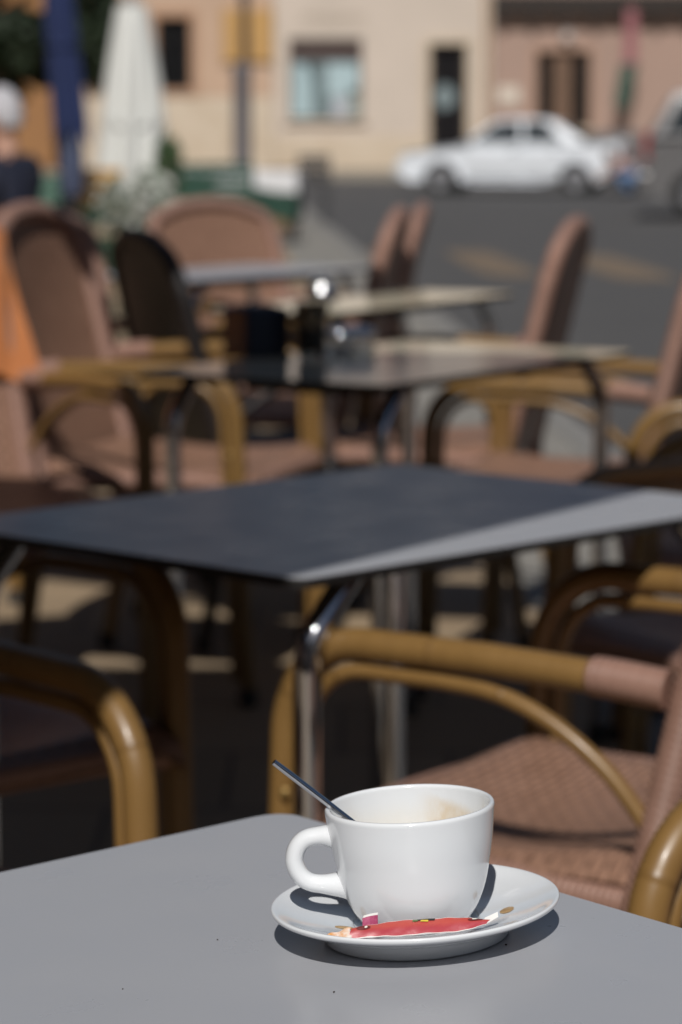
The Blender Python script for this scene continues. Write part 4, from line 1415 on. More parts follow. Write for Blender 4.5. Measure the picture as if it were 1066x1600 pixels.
# saucer
sa_ = thing('saucer', 'white porcelain saucer under the coffee cup, with dried coffee drips', 'saucer')
place(sa_, (0, 0, 0))
sa_.scale = (1.03, 1.03, 1.16)
prof = smooth_prof([(0, 0.0065), (0.028, 0.0065), (0.0335, 0.0072), (0.036, 0.0085), (0.050, 0.0108), (0.066, 0.0146), (0.0755, 0.0176), (0.0782, 0.0180), (0.0786, 0.0166), (0.0765, 0.0148), (0.066, 0.0108), (0.0545, 0.0076), (0.0515, 0.0040), (0.0503, 0.0006), (0.0485, 0.0002), (0.0470, 0.0010), (0.0455, 0.0030), (0, 0.0034)], 5)
bm = bmesh.new(); lathe(bm, prof, 128)
bmesh.ops.recalc_face_normals(bm, faces=bm.faces)
obj('dish', bm, PORC, sa_, 60)
DRIP = mat('dried_coffee', (0.30, 0.165, 0.06), 0.35, vary=(260, (0.52, 0.36, 0.18), 0.2))
def saucer_z(r):
    P = prof[:45]
    for (r0, z0), (r1, z1) in zip(P, P[1:]):
        if r0 <= r <= r1 and r1 > r0:
            return z0 + (z1 - z0) * (r - r0) / (r1 - r0)
    return 0.0175
def drip(x, y, rx, ry, seed):
    rnd = random.Random(seed)
    bm = bmesh.new()
    ring = []
    n = 22
    c = bm.verts.new((x, y, saucer_z(math.hypot(x, y)) + 0.00065))
    for k in range(n):
        a = 2 * PI * k / n; f = 1 + 0.12 * math.sin(2 * a + seed) + rnd.uniform(-0.05, 0.05)
        X, Y = x + rx * f * math.cos(a), y + ry * f * math.sin(a)
        ring.append(bm.verts.new((X, Y, saucer_z(math.hypot(X, Y)) + 0.00022)))
    for k in range(n):
        bm.faces.new((c, ring[k], ring[(k + 1) % n]))
    obj('coffee_drip', bm, DRIP, sa_)
drip(0.0495, -0.005, 0.0036, 0.0062, 1)
drip(-0.0385, -0.0155, 0.0052, 0.0040, 2)

# cup
cup = thing('coffee_cup', 'empty white porcelain coffee cup with foam traces standing on the saucer', 'cup')
place(cup, (0.0, 0, 0.0078))
cup.scale = (1.045, 1.045, 1.025)
outer = smooth_prof([(0.0, 0.0012), (0.0235, 0.0012), (0.0252, 0.0), (0.0275, 0.0002), (0.0298, 0.003), (0.0345, 0.0105), (0.0385, 0.021), (0.0412, 0.033), (0.0435, 0.046), (0.0449, 0.0585), (0.0455, 0.0640)], 5)
lip = [(0.04555, 0.0648), (0.0452, 0.0658), (0.0445, 0.0664), (0.0435, 0.0664), (0.0427, 0.0658)]
inner = smooth_prof([(0.0424, 0.0648), (0.0418, 0.0585), (0.0402, 0.046), (0.0378, 0.033), (0.0345, 0.021), (0.029, 0.0105), (0.020, 0.0062), (0.0, 0.0052)], 5)
full = outer + lip + inner
bm = bmesh.new(); lathe(bm, full, 112)
uvl = bm.loops.layers.uv.verify()
for f in bm.faces:
    c = f.calc_center_median(); r_ = math.hypot(c.x, c.y)
    pr_in = 0.0052
    for (r0, z0), (r1, z1) in zip(inner, inner[1:]):
        if min(z0, z1) <= c.z <= max(z0, z1): pr_in = min(r0, r1)
    lim = None
    isin = 0.0
    for (r0, z0), (r1, z1) in zip(inner, inner[1:]):
        if min(z0, z1) - 1e-5 <= c.z <= max(z0, z1) + 1e-5 and min(r0, r1) - 0.0012 <= r_ <= max(r0, r1) + 0.0012:
            isin = 1.0
    for lp_ in f.loops: lp_[uvl].uv = (isin, 0.5)
bmesh.ops.recalc_face_normals(bm, faces=bm.faces)
cb_ = obj('bowl', bm, CUPM, cup, 60)
HZ = lambda z: 0.0515 - (0.0503 - z) * 0.85
hp = smooth3([(x, y, HZ(z)) for x, y, z in [(-0.0395, -0.001, 0.0490), (-0.0475, -0.001, 0.0503), (-0.0560, -0.001, 0.0490), (-0.0612, -0.001, 0.0435), (-0.0632, -0.001, 0.0350), (-0.0612, -0.001, 0.0265), (-0.0560, -0.001, 0.0205), (-0.0470, -0.001, 0.0182), (-0.0340, -0.001, 0.0172)]], 6)
n = len(hp)
rs = [0.0050 + 0.0036 * max(0, 1 - i / 9) ** 2 + 0.0044 * max(0, 1 - (n - 1 - i) / 9) ** 2 for i in range(n)]
bm = bmesh.new(); tube(bm, hp, rs, 20, flat=(1.25, 1.0))
obj('handle', bm, PORC, cup, 60)

# spoon: its end rests low on the right inside, stem over the left rim
sp_ = thing('teaspoon', 'thin steel teaspoon leaning over the left rim of the cup', 'spoon')
place(sp_, (0.0, 0, 0.0078))
A_ = Vector((0.0215, 0.004, 0.0105)); B_ = Vector((-0.0740, -0.0035, 0.0968))
dirv = (B_ - A_).normalized()
bm = bmesh.new()
L = (B_ - A_).length
pts = [A_ + dirv * (L * k / 16) for k in range(17)]
tube(bm, pts, [0.0026, 0.0024, 0.0022, 0.0021, 0.0020, 0.0020, 0.0020, 0.0021, 0.0021, 0.0022, 0.0022, 0.0023, 0.0023, 0.0024, 0.0024, 0.0024, 0.0021], 12, flat=(1.0, 0.80))
obj('stem', bm, STEEL, sp_, True)
bm = bmesh.new()
side = Vector((0, 1, 0)); side = (side - dirv * side.dot(dirv)).normalized(); upv = dirv.cross(side)
if upv.z < 0: upv = -upv
def bowl(u, v):
    a = 2 * PI * u
    rr = v
    x_ = 0.0185 * rr * math.cos(a); y_ = 0.0115 * rr * math.sin(a)
    d = 0.0045 * (1 - rr * rr)
    return A_ - dirv * (0.006) + dirv * x_ * 0.62 + side * y_ - upv * d
grid(bm, bowl, 28, 6)
bmesh.ops.remove_doubles(bm, verts=bm.verts, dist=1e-5)
bmesh.ops.solidify(bm, geom=bm.faces[:], thickness=0.0007)
obj('spoon_bowl', bm, STEEL, sp_, True)

# torn sugar sachet lying across the front of the saucer
sg = thing('sugar_sachet', 'torn open red sugar stick lying across the front of the saucer', 'sachet')
place(sg, (0, -0.0015, 0.0014))
def sachet_mat():
    m = bpy.data.materials.new('printed_red_paper')
    m.use_nodes = True
    nt = m.node_tree
    b = nt.nodes['Principled BSDF']
    b.inputs['Roughness'].default_value = 0.38
    uv = nt.nodes.new('ShaderNodeUVMap'); sp = nt.nodes.new('ShaderNodeSeparateXYZ'); nt.links.new(uv.outputs['UV'], sp.inputs[0])
    tc = nt.nodes.new('ShaderNodeTexCoord')
    n = nt.nodes.new('ShaderNodeTexNoise'); n.inputs['Scale'].default_value = 110; n.inputs['Detail'].default_value = 5
    nt.links.new(tc.outputs['Object'], n.inputs['Vector'])
    c = mix_rgb(nt, n.outputs['Fac'], (0.38, 0.036, 0.04), (0.44, 0.062, 0.05))
    rp = nt.nodes.new('ShaderNodeValToRGB')
    rp.color_ramp.elements[0].position = 0.30; rp.color_ramp.elements[0].color = (0.34, 0.032, 0.065, 1)
    rp.color_ramp.elements[1].position = 0.62; rp.color_ramp.elements[1].color = (0.48, 0.085, 0.06, 1)
    nt.links.new(sp.outputs[1], rp.inputs['Fac'])
    c = mix_rgb(nt, 0.5, c, rp.outputs['Color'])
    edge = math_node(nt, 'MAXIMUM', math_node(nt, 'LESS_THAN', sp.outputs[1], 0.03), math_node(nt, 'GREATER_THAN', sp.outputs[1], 0.975))
    c = mix_rgb(nt, edge, c, (0.72, 0.68, 0.66))
    nt.links.new(c, b.inputs['Base Color'])
    bp = nt.nodes.new('ShaderNodeBump'); bp.inputs['Strength'].default_value = 0.2; bp.inputs['Distance'].default_value = 0.0012
    n2 = nt.nodes.new('ShaderNodeTexNoise'); n2.inputs['Scale'].default_value = 160; n2.inputs['Detail'].default_value = 3
    nt.links.new(tc.outputs['Object'], n2.inputs['Vector'])
    nt.links.new(n2.outputs['Fac'], bp.inputs['Height']); nt.links.new(bp.outputs['Normal'], b.inputs['Normal'])
    return m
SACH = sachet_mat()
PAPER = mat('white_paper', (0.74, 0.73, 0.71), 0.6)
# centre line across the saucer front, resting on the sloping dish
def sach_c(t):
    x_ = -0.0365 + 0.0755 * t
    y_ = -0.0495 + 0.0070 * t - 0.002 * math.sin(PI * t)
    return Vector((x_, y_, 0.0165 + 0.0006 * math.sin(PI * t) + 0.0004 * math.sin(5 * t)))
def sach(u, v):
    c = sach_c(u)
    w = 0.0056 * (0.62 + 0.38 * math.sin(PI * min(max(u * 1.1 - 0.02, 0), 1)) ** 0.5)
    if u > 0.86: w *= 1 - 0.55 * ((u - 0.86) / 0.14) ** 1.5
    s = (v - 0.5) * 2
    crump = 0.00022 * math.sin(17 * u + 2 * s) + 0.00012 * math.sin(43 * u - 3 * s)
    return c + Vector((0.0012 * s, s * w * 0.72, s * w * 0.55 + 0.0012 * (1 - s * s) * (0.8 + 0.2 * math.sin(7 * u + 1)) + crump))
bm = bmesh.new(); grid(bm, sach, 60, 12, 0.0006, (1, 1)); obj('sleeve', bm, SACH, sg, True)
def torn(u, v):
    c = sach_c(0) + Vector((-0.0125 * u, 0.0008 * u, -0.0003 - 0.001 * u))
    s = (v - 0.5) * 2
    w = 0.0048 * (1 - 0.78 * u)
    return c + Vector((0.0005 * math.sin(7 * v), s * w * 0.8 , s * w * 0.45 + 0.0005 * math.sin(9 * u)))
bm = bmesh.new(); grid(bm, torn, 12, 6, 0.0004); obj('torn_end', bm, [mat('torn_paper', (0.62, 0.27, 0.07), 0.6, vary=(140, (0.74, 0.70, 0.66), 0.12))], sg, True)
def flap(u, v):
    c = sach_c(1.0)
    return c + Vector((-0.002 + 0.0075 * u, 0.0012 + (v - 0.5) * 0.0052 * (1 - 0.5 * u) + 0.002 * u, 0.0004 + 0.0028 * u + (v - 0.5) * 0.0022))
bm = bmesh.new(); grid(bm, flap, 6, 4, 0.0004); obj('seal_end', bm, PAPER, sg, True)
def decal(u0, u1, v0, v1, m, name, lift=0.00035, rnd_=0):
    bm = bmesh.new()
    def fn(a, b):
        aa, bb = a, b
        u, v = u0 + (u1 - u0) * aa, v0 + (v1 - v0) * bb
        if rnd_:
            r_ = math.sqrt(bb); th = 2 * PI * aa
            u = (u0 + u1) / 2 + (u1 - u0) / 2 * r_ * math.cos(th); v = (v0 + v1) / 2 + (v1 - v0) / 2 * r_ * math.sin(th)
        return sach(u, v) + Vector((0, -0.45, 0.85)) * lift
    grid(bm, fn, 14, 4)
    bmesh.ops.remove_doubles(bm, verts=bm.verts, dist=1e-6)
    obj(name, bm, m, sg)
INK = mat('black_ink', (0.02, 0.018, 0.018), 0.45)
decal(0.47, 0.60, 0.84, 0.99, INK, 'printed_mark')
decal(0.50, 0.555, 0.72, 0.86, mat('yellow_ink', (0.62, 0.47, 0.05), 0.45), 'printed_mark', 0.0006)
decal(0.44, 0.48, 0.76, 0.93, mat('green_ink', (0.10, 0.16, 0.05), 0.45), 'printed_mark', 0.0005)
MAROON = mat('maroon_ink', (0.14, 0.02, 0.02), 0.45)
decal(0.845, 0.955, 0.50, 0.86, MAROON, 'printed_spot', 0.0005, 1)
decal(0.875, 0.915, 0.58, 0.80, mat('white_ink', (0.72, 0.68, 0.62), 0.4), 'printed_spot', 0.0009, 1)
decal(0.04, 0.145, 0.42, 0.78, MAROON, 'printed_spot', 0.0005, 1)
decal(0.10, 0.122, 0.50, 0.70, mat('white_ink', (0.72, 0.68, 0.62), 0.4), 'printed_spot', 0.0009, 1)
# torn off corner standing on its edge against the cup
tc_ = thing('paper_scrap', 'small torn off magenta corner of the sugar sachet standing by the cup foot', 'paper scrap')
place(tc_, (-0.0258, -0.0405, 0.0150), R(-8))
bm = bmesh.new()
grid(bm, lambda u, v: Vector(((u - 0.5) * 0.0084, 0.0010 * math.sin(3 * u) + 0.0020 * v, 0.0072 * v + 0.0016 * u)), 6, 6, 0.0004)
obj('scrap', bm, mat('magenta_paper', (0.36, 0.05, 0.13), 0.5, vary=(300, (0.46, 0.10, 0.20), 0.1)), tc_)
bm = bmesh.new()
grid(bm, lambda u, v: Vector(((u - 0.5) * 0.0080 + 0.0002, 0.0021 + 0.0022 * v + 0.001 * math.sin(3 * u), 0.0072 + 0.0007 * v + 0.0016 * u)), 4, 3, 0.0003)
obj('white_edge', bm, PAPER, tc_)

# a few crumbs on the near table
CR = mat('dark_crumb', (0.03, 0.022, 0.016), 0.8)
first = None
for px_, py_, s, lb in ((522, 1551, 1.0, 'tiny dark crumb in front of the saucer'), (460, 1372, 1.6, 'dark crumb beside the cup handle'), (791, 1477, 1.1, 'tiny dark crumb in the saucer shadow'), (340, 1469, 0.8, 'tiny dark crumb left of the saucer'), (192, 1546, 0.7, 'tiny dark crumb at the lower left of the near table')):
    p = PT.inverted() @ on_plane(px_, py_)
    if first is None:
        bm = bmesh.new(); bmesh.ops.create_icosphere(bm, subdivisions=1, radius=0.0007)
        for v in bm.verts: v.co *= random.uniform(0.7, 1.2)
        o = first = obj('crumb', bm, CR)
    else:
        o = first.copy(); COL.objects.link(o)
    o.matrix_world = PT @ Matrix.Translation((p.x, p.y, 0.0004 * s)) @ Matrix.Rotation(random.uniform(0, 6), 4, 'Z') @ Matrix.Diagonal((s * 1.3, s, s * 0.7, 1))
    tag(o, lb, 'crumb', 'crumbs on the near table')

# ------------------------------------------------------------------ closed parasols of the next terrace
def closed_parasol(px_, d, ytop, ybot, wt, wm, wb, m, label, lean=0.0, pole_m=POLE, folds=8):
    x = at(px_, 200, d).x
    z1, z0 = at(px_, ytop, d).z, at(px_, ybot, d).z
    t = thing('closed_parasol', label, 'parasol', (x, d, 0), 0, 'closed parasols across the terrace')
    bm = bmesh.new()
    def fn(u, v):
        a = 2 * PI * u
        w = wt + (wm - wt) * min(v / 0.45, 1) ** 0.8 if v < 0.45 else wm + (wb - wm) * (v - 0.45) / 0.55
        r_ = w / 2 * (1 + (0.05 + 0.16 * v) * math.sin(folds * a + 2.5 * v) + 0.04 * math.sin(3 * a))
        hem = 0.07 * math.sin(folds * a) * max(0, v - 0.9) / 0.1
        return Vector((r_ * math.cos(a) + lean * (v - 1), r_ * math.sin(a), z1 + (z0 - z1) * v + hem))
    grid(bm, fn, 64, 18)
    bmesh.ops.remove_doubles(bm, verts=bm.verts, dist=1e-4)
    obj('canopy', bm, m, t, 70)
    bm = bmesh.new()
    tube(bm, [(0, 0, 0.06), (0, 0, z0 + 0.3), (-lean * 0.8, 0, z1 + 0.04)], 0.026, 10)
    obj('pole', bm, pole_m, t, True)
    bm = bmesh.new()
    lathe(bm, [(0, -0.05), (0.05, -0.05), (0.07, 0.02), (0.03, 0.07), (0.035, 0.1), (0, 0.13)], 12, -lean, 0, z1)
    obj('finial', bm, pole_m, t, True)
    bm = bmesh.new()
    k = 0.62; w = wm / 2 * 1.09
    lathe(bm, [(w, -0.03), (w + 0.012, -0.03), (w + 0.012, 0.03), (w, 0.03)], 24, lean * (k - 1), 0, z1 + (z0 - z1) * k)
    obj('strap', bm, m, t)
    bm = bmesh.new()
    lathe(bm, [(0, 0.0), (0.33, 0.0), (0.33, 0.08), (0.1, 0.13), (0.05, 0.35), (0, 0.35)], 20)
    obj('base', bm, GREYST, t, True)
    return t
closed_parasol(208, 26, 8, 302, 0.25, 0.47, 0.62, mat('white_canvas', (0.66, 0.67, 0.64), 0.8, vary=(3, (0.60, 0.61, 0.59))), 'tall closed white parasol standing among the green clothed tables')
bp_ = closed_parasol(112, 23, -170, 212, 0.14, 0.22, 0.24, mat('navy_canvas', (0.010, 0.022, 0.090), 0.8, vary=(3, (0.008, 0.018, 0.072))), 'closed navy blue parasol left of the white one', 0.17)
bm = bmesh.new()
lathe(bm, smooth_prof([(0.03, 0.62), (0.085, 0.66), (0.10, 0.9), (0.08, 1.1), (0.03, 1.16)], 4), 16)
obj('pole_cover', bm, mat('faded_navy', (0.05, 0.065, 0.12), 0.7), bp_, True)

# ------------------------------------------------------------------ next terrace: clothed tables, metal chairs, plants
GREENC = mat('green_cloth_table', (0.012, 0.052, 0.034), 0.8, vary=(6, (0.010, 0.042, 0.028)))
WHITEC = mat('white_cloth', (0.62, 0.62, 0.63), 0.8)
def cloth_table(px_, d, label, topper=True):
    x = at(px_, 200, d).x
    t = thing('clothed_table', label, 'table', (x, d, 0), R(random.uniform(-25, 25)), 'tables with green cloths')
    bm = bmesh.new(); box(bm, (0, 0, 0.72), (0.8, 0.8, 0.03)); obj('tabletop', bm, CORE, t)
    for sx in (-1, 1):
        for sy in (-1, 1):
            bm = bmesh.new(); box(bm, (sx * 0.34, sy * 0.34, 0.352), (0.04, 0.04, 0.704)); obj('leg', bm, CORE, t)
    def skirt(drop, half, z, m, name, rot):
        bm = bmesh.new()
        def fn(u, v):
            a = 2 * PI * u + rot
            c_, s_ = math.cos(a), math.sin(a)
            k = 1 / max(abs(c_), abs(s_))
            hw = half * k if rot == 0 else half * k
            out = 1 + 0.06 * v * (1 + 0.5 * math.sin(14 * a))
            lim = 0.415 / max(abs(math.cos(2 * PI * u)), abs(math.sin(2 * PI * u)))
            r_ = min(hw, lim * out) if v > 0 else min(hw, lim)
            return Vector((r_ * math.cos(2 * PI * u), r_ * math.sin(2 * PI * u), z - drop * v * (0.75 + 0.25 * abs(math.sin(2 * (2 * PI * u))))))
        V = grid(bm, fn, 64, 6)
        cen = bm.verts.new((0, 0, z))
        for i in range(64):
            bm.faces.new((V[i][0], V[i + 1][0], cen))
        bmesh.ops.remove_doubles(bm, verts=bm.verts, dist=1e-4)
        obj(name, bm, m, t, 50)
    skirt(0.50, 0.42, 0.738, GREENC, 'green_cloth', 0)
    if topper:
        skirt(0.22, 0.43, 0.743, WHITEC, 'white_topper', 0)
    return t
cloth_table(405, 30.0, 'green clothed table with a white topper nearest the road')
cloth_table(335, 31.5, 'green clothed table with a white topper right of the white parasol')
cloth_table(262, 29.0, 'green clothed table without topper close beside the white parasol', False)
cloth_table(160, 28.0, 'green clothed table left of the white parasol', False)
cloth_table(20, 24.0, 'green clothed table at the far left edge', False)

def metal_chair(px_, d, deg, m, label, group, back_m=None):
    x = at(px_, 200, d).x
    t = thing('metal_chair', label, 'chair', (x, d, 0), R(deg), group)
    for s in (-1, 1):
        bm = bmesh.new(); tube(bm, smooth3([(0.19, s * 0.19, 0), (0.18, s * 0.19, 0.44)], 2), 0.012, 6); obj('leg', bm, m, t)
        bm = bmesh.new(); tube(bm, smooth3([(-0.22, s * 0.19, 0), (-0.18, s * 0.19, 0.44), (-0.25, s * 0.19, 0.84)], 3), 0.012, 6); obj('leg', bm, m, t)
    bm = bmesh.new(); box(bm, (0, 0, 0.45), (0.40, 0.40, 0.02)); bevel(bm, 0.008, 2); obj('seat', bm, m, t)
    for i in range(4):
        z = 0.56 + 0.085 * i
        bm = bmesh.new(); box(bm, (-0.19 - (z - 0.44) * 0.165, 0, z), (0.014, 0.37, 0.07)); obj('back_slat', bm, back_m or m, t)
    return t
GREENM = mat('green_metal', (0.018, 0.062, 0.042), 0.5)
IRONM = mat('dark_chair_metal', (0.03, 0.03, 0.034), 0.5)
YELM = mat('ochre_wood', (0.50, 0.27, 0.055), 0.5)
metal_chair(72, 21, 70, mat('pale_green_metal', (0.10, 0.19, 0.15), 0.5), 'pale green metal chair left of the navy parasol', 'metal chairs on the next terrace')
metal_chair(142, 24, 110, GREENM, 'metal chair with ochre yellow back slats between the two closed parasols', 'metal chairs on the next terrace', YELM)
metal_chair(300, 27.5, 95, GREENM, 'green metal chair in front of the white topped tables', 'metal chairs on the next terrace')
metal_chair(372, 27.8, 80, GREENM, 'green metal chair at the right hand white topped table', 'metal chairs on the next terrace')
metal_chair(486, 35.5, 100, IRONM, 'lone dark metal chair at the pavement edge', 'metal chairs on the next terrace')

# folding wooden board beside the dark chair
x = at(441, 200, 33).x
wb_ = thing('folding_board', 'brown wooden folding board beside the lone dark chair', 'board', (x, 33, 0), R(8))
for s in (-1, 1):
    bm = bmesh.new()
    box(bm, (0, s * 0.12, 0.37), (0.30, 0.025, 0.74), rot=Matrix.Rotation(R(13) * s, 3, 'X')); bevel(bm, 0.006, 1)
    obj('panel', bm, mat('brown_board', (0.16, 0.095, 0.04), 0.7, vary=(6, (0.12, 0.07, 0.03))), wb_)

def plant(px_, d, h, spread, label, seed, leaf_m, flower=True, n=420, pot_h=0.34):
    rnd = random.Random(seed)
    x = at(px_, 200, d).x
    t = thing('potted_plant', label, 'plant', (x, d, 0))
    bm = bmesh.new()
    lathe(bm, [(0, 0), (0.13, 0), (0.17, pot_h - 0.05), (0.19, pot_h - 0.05), (0.19, pot_h), (0.165, pot_h), (0.16, pot_h - 0.04), (0, pot_h - 0.04)], 20)
    obj('pot', bm, mat('green_pot', (0.03, 0.085, 0.055), 0.6), t, 40)
    bm = bmesh.new()
    for i in range(12):
        a = rnd.uniform(0, 2 * PI); r_ = spread * rnd.uniform(0.2, 0.8)
        tube(bm, smooth3([(0, 0, pot_h - 0.05), (r_ * 0.5 * math.cos(a), r_ * 0.5 * math.sin(a), pot_h + h * 0.4), (r_ * math.cos(a), r_ * math.sin(a), pot_h + h * rnd.uniform(0.6, 1))], 3), 0.006, 5)
    obj('stem', bm, mat('plant_stem', (0.06, 0.08, 0.03), 0.8), t)
    bm = bmesh.new()
    crown_leaves(bm, [(0, 0, pot_h + h * 0.55, spread, h * 0.5)], n, 0.055, rnd)
    obj('leaves', bm, leaf_m, t)
    if flower:
        bm = bmesh.new()
        crown_leaves(bm, [(0, 0, pot_h + h * 0.6, spread * 1.02, h * 0.5)], int(n * 0.8), 0.05, rnd)
        obj('flowers', bm, mat('white_petal', (0.62, 0.63, 0.60), 0.7), t)
    return t
LEAF = mat('leaf_mid', (0.035, 0.07, 0.025), 0.6, vary=(9, (0.06, 0.10, 0.04)))
LEAFG = mat('leaf_grey', (0.26, 0.30, 0.25), 0.7, vary=(9, (0.17, 0.21, 0.16)))
LEAFY = mat('leaf_yellow', (0.14, 0.17, 0.05), 0.6)
plant(190, 22.5, 0.44, 0.20, 'pale flowering plant before the left foot of the white parasol', 3, LEAFG, n=200)
plant(232, 22.0, 0.50, 0.20, 'pale flowering plant before the right foot of the white parasol', 4, LEAFG, n=200)
plant(262, 25.0, 0.78, 0.14, 'thin dark green plant right of the white parasol', 6, LEAF, False, 240)
plant(240, 14.5, 0.16, 0.14, 'low yellow green plant with white flowers between the far chair backs', 8, LEAFY, True, 260, 0.30)

# ------------------------------------------------------------------ people
SKIN = mat('skin', (0.42, 0.24, 0.17), 0.55)
def person(label, loc, rz, J, jacket, trousers, hair, shoe, hair_long=False):
    """J: joint name -> local position; one continuous skinned body"""
    t = thing('person', label, 'person', loc, rz)
    names, radii = [], []
    V, E_, tagm = [], [], []
    idx = {}
    def add(n, p, r, m):
        idx[n] = len(V); V.append(Vector(p)); radii.append(r); tagm.append(m)
    def link(a, b): E_.append((idx[a], idx[b]))
    add('pelvis', J['pelvis'], 0.145, 1)
    mid = Vector(J['pelvis']).lerp(Vector(J['chest']), 0.5)
    add('waist', mid, 0.135, 0); add('chest', J['chest'], 0.155, 0)
    add('neckb', Vector(J['chest']).lerp(Vector(J['neck']), 0.7), 0.085, 0); add('neck', J['neck'], 0.055, 2); add('headc', J['head'], 0.07, 2)
    for a, b in (('pelvis', 'waist'), ('waist', 'chest'), ('chest', 'neckb'), ('neckb', 'neck'), ('neck', 'headc')): link(a, b)
    for s in ('l', 'r'):
        add('sh' + s, J['sh' + s], 0.075, 0); add('el' + s, J['el' + s], 0.05, 0); add('wr' + s, J['wr' + s], 0.032, 2)
        link('chest', 'sh' + s); link('sh' + s, 'el' + s); link('el' + s, 'wr' + s)
        w = Vector(J['wr' + s]); e = Vector(J['el' + s]); d = (w - e).normalized()
        lat = d.cross(Vector((0, 0, 1)))
        lat = lat.normalized() if lat.length > 0.1 else Vector((0, 1, 0))
        palm = w + d * 0.055
        add('pa' + s, palm, 0.034, 2); link('wr' + s, 'pa' + s)
        for k, (o, l) in enumerate(((-0.026, 0.075), (-0.009, 0.085), (0.009, 0.080), (0.026, 0.062))):
            b0 = palm + lat * o + d * 0.03; b1 = b0 + d * l * 0.5 + Vector((0, 0, -0.006)); b2 = b0 + d * l * 0.9 + Vector((0, 0, -0.024))
            add(f'f{s}{k}a', b0, 0.010, 2); add(f'f{s}{k}b', b1, 0.009, 2); add(f'f{s}{k}c', b2, 0.007, 2)
            link('pa' + s, f'f{s}{k}a'); link(f'f{s}{k}a', f'f{s}{k}b'); link(f'f{s}{k}b', f'f{s}{k}c')
        sd = 1 if s == 'l' else -1
        th = palm - d * 0.02 + lat * 0.035 * sd
        add(f't{s}a', th, 0.011, 2); add(f't{s}b', th + d * 0.04 + lat * 0.022 * sd, 0.009, 2)
        link('pa' + s, f't{s}a'); link(f't{s}a', f't{s}b')
        add('hi' + s, J['hi' + s], 0.105, 1); add('kn' + s, J['kn' + s], 0.065, 1); add('an' + s, J['an' + s], 0.045, 1)
        link('pelvis', 'hi' + s); link('hi' + s, 'kn' + s); link('kn' + s, 'an' + s)
        a = Vector(J['an' + s]); fwd = Vector(J['toe' + s]) - a
        add('to' + s, J['toe' + s], 0.036, 3); link('an' + s, 'to' + s)
    me = bpy.data.meshes.new('body_cage')
    me.from_pydata(V, E_, [])
    o = bpy.data.objects.new('body', me); COL.objects.link(o)
    sk = o.modifiers.new('skin', 'SKIN'); sk.use_smooth_shade = True
    for i, v in enumerate(me.skin_vertices[0].data):
        v.radius = (radii[i], radii[i] * (0.78 if i in (idx['chest'], idx['waist'], idx['pelvis']) else 1))
        v.use_root = (i == 0)
    o.modifiers.new('sub', 'SUBSURF').levels = 1
    bpy.context.view_layer.update()
    dg = bpy.context.evaluated_depsgraph_get()
    nm = bpy.data.meshes.new_from_object(o.evaluated_get(dg))
    bpy.data.objects.remove(o)
    nm.name = 'body'
    for mm in (jacket, trousers, SKIN, shoe): nm.materials.append(mm)
    segs = [(V[a], V[b], tagm[b] if tagm[b] != 0 or tagm[a] == 0 else tagm[a]) for a, b in E_]
    for p in nm.polygons:
        c = p.center; best = (9, 0)
        for a, b, m in segs:
            ab = b - a; tt = min(max((c - a).dot(ab) / max(ab.length_squared, 1e-9), 0), 1)
            q = (c - (a + ab * tt)).length
            if q < best[0]: best = (q, m)
        p.material_index = best[1]
    bo = bpy.data.objects.new('body', nm); COL.objects.link(bo); bo.parent = t
    hd = bpy.data.objects.new('head', None); COL.objects.link(hd); hd.parent = t
    bpy.data.objects.remove(hd)
    bm = bmesh.new()
    bmesh.ops.create_uvsphere(bm, u_segments=24, v_segments=18, radius=1)
    for v in bm.verts:
        x, y, z = v.co
        jaw = 1 - 0.28 * max(0, -z) ** 1.3
        v.co = Vector((0.098 * x * (0.96 if x < 0 else 1) * (1 - 0.1 * max(0, -z)), 0.076 * y * jaw, 0.122 * z))
        if abs(y) < 0.22 and x > 0.8 and -0.35 < z < 0.1: v.co.x += 0.022 * (1 - abs(y) / 0.22)
    for s in (-1, 1):
        bmesh.ops.create_uvsphere(bm, u_segments=8, v_segments=6, radius=1, matrix=Matrix.Translation((-0.005, s * 0.077, 0)) @ Matrix.Diagonal((0.018, 0.010, 0.030, 1)))
    hdo = obj('head', bm, SKIN, t, True)
    f = J.get('face', (1, 0, 0))
    hdo.location = J['head']; hdo.rotation_euler = Vector(f).to_track_quat('X', 'Z').to_euler()
    for s in (-1, 1):
        bm = bmesh.new(); bmesh.ops.create_uvsphere(bm, u_segments=8, v_segments=6, radius=0.011, matrix=Matrix.Translation((0.086, s * 0.030, 0.012)))
        obj('eye', bm, mat('dark_eye', (0.05, 0.04, 0.035), 0.2), hdo, True)
    bm = bmesh.new(); box(bm, (0.092, 0, -0.058), (0.012, 0.042, 0.008)); obj('mouth', bm, mat('lip', (0.32, 0.13, 0.11), 0.5), hdo)
    bm = bmesh.new()
    bmesh.ops.create_uvsphere(bm, u_segments=24, v_segments=16, radius=1)
    dele = [v for v in bm.verts if (v.co.z < -0.05 and v.co.x > -0.25) or (v.co.x > 0.55 and v.co.z < 0.45) or v.co.z < -0.55]
    bmesh.ops.delete(bm, geom=dele, context='VERTS')
    for v in bm.verts:
        k = 1 + 0.03 * math.sin(23 * v.co.y + 11 * v.co.z)
        v.co = Vector((v.co.x * 0.107 * k - 0.006, v.co.y * 0.086 * k, v.co.z * 0.132 * k + 0.004))
    bmesh.ops.solidify(bm, geom=bm.faces[:], thickness=0.008)
    obj('hair', bm, hair, hdo, True)
    return t
x = at(12, 181, 13).x
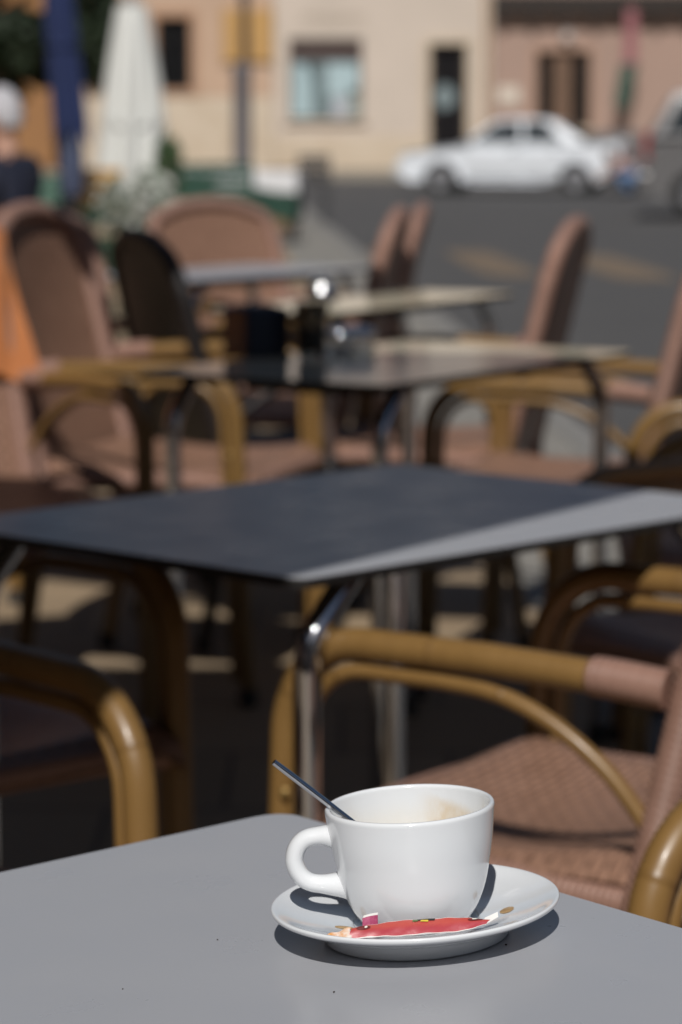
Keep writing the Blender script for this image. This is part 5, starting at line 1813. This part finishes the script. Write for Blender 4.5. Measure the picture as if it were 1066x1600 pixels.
person('seated person with white hair in a dark navy jacket at the left edge', (x, 13, 0), R(160),
       dict(pelvis=(-0.05, 0, 0.56), chest=(-0.02, 0, 0.93), neck=(0.01, 0, 1.10), head=(0.035, 0, 1.235), face=(1, -0.2, -0.05),
            shl=(-0.03, 0.19, 1.01), shr=(-0.03, -0.19, 1.01), ell=(0.06, 0.26, 0.75), elr=(0.06, -0.26, 0.75), wrl=(0.27, 0.19, 0.72), wrr=(0.27, -0.19, 0.72),
            hil=(0.0, 0.10, 0.53), hir=(0.0, -0.10, 0.53), knl=(0.42, 0.12, 0.52), knr=(0.42, -0.12, 0.52), anl=(0.40, 0.12, 0.09), anr=(0.40, -0.12, 0.09), toel=(0.56, 0.13, 0.04), toer=(0.56, -0.13, 0.04)),
       mat('navy_jacket', (0.010, 0.013, 0.030), 0.8), mat('dark_trousers', (0.012, 0.012, 0.016), 0.8), mat('white_hair', (0.42, 0.415, 0.44), 0.7), RUBBER)
sc_ = metal_chair(12, 13.0, 160, IRONM, 'dark metal chair under the white haired person', 'metal chairs on the next terrace')
x = at(990, 270, 50.5).x
person('crouching person in a pale pink top and blue jeans behind the white car', (x, 50.5, road_z(50.5)), R(175),
       dict(pelvis=(-0.12, 0, 0.30), chest=(0.16, 0, 0.52), neck=(0.29, 0, 0.62), head=(0.40, 0, 0.68), face=(0.9, 0, -0.45),
            shl=(0.18, 0.19, 0.58), shr=(0.18, -0.19, 0.58), ell=(0.38, 0.24, 0.42), elr=(0.38, -0.24, 0.42), wrl=(0.56, 0.16, 0.34), wrr=(0.56, -0.16, 0.34),
            hil=(-0.08, 0.11, 0.28), hir=(-0.08, -0.11, 0.28), knl=(0.30, 0.17, 0.36), knr=(0.28, -0.17, 0.20), anl=(0.06, 0.16, 0.08), anr=(-0.08, -0.16, 0.08), toel=(0.21, 0.17, 0.035), toer=(0.05, -0.17, 0.035)),
       mat('pink_top', (0.42, 0.29, 0.27), 0.8), mat('blue_jeans', (0.10, 0.17, 0.30), 0.8), mat('dark_hair', (0.016, 0.012, 0.010), 0.6), RUBBER)
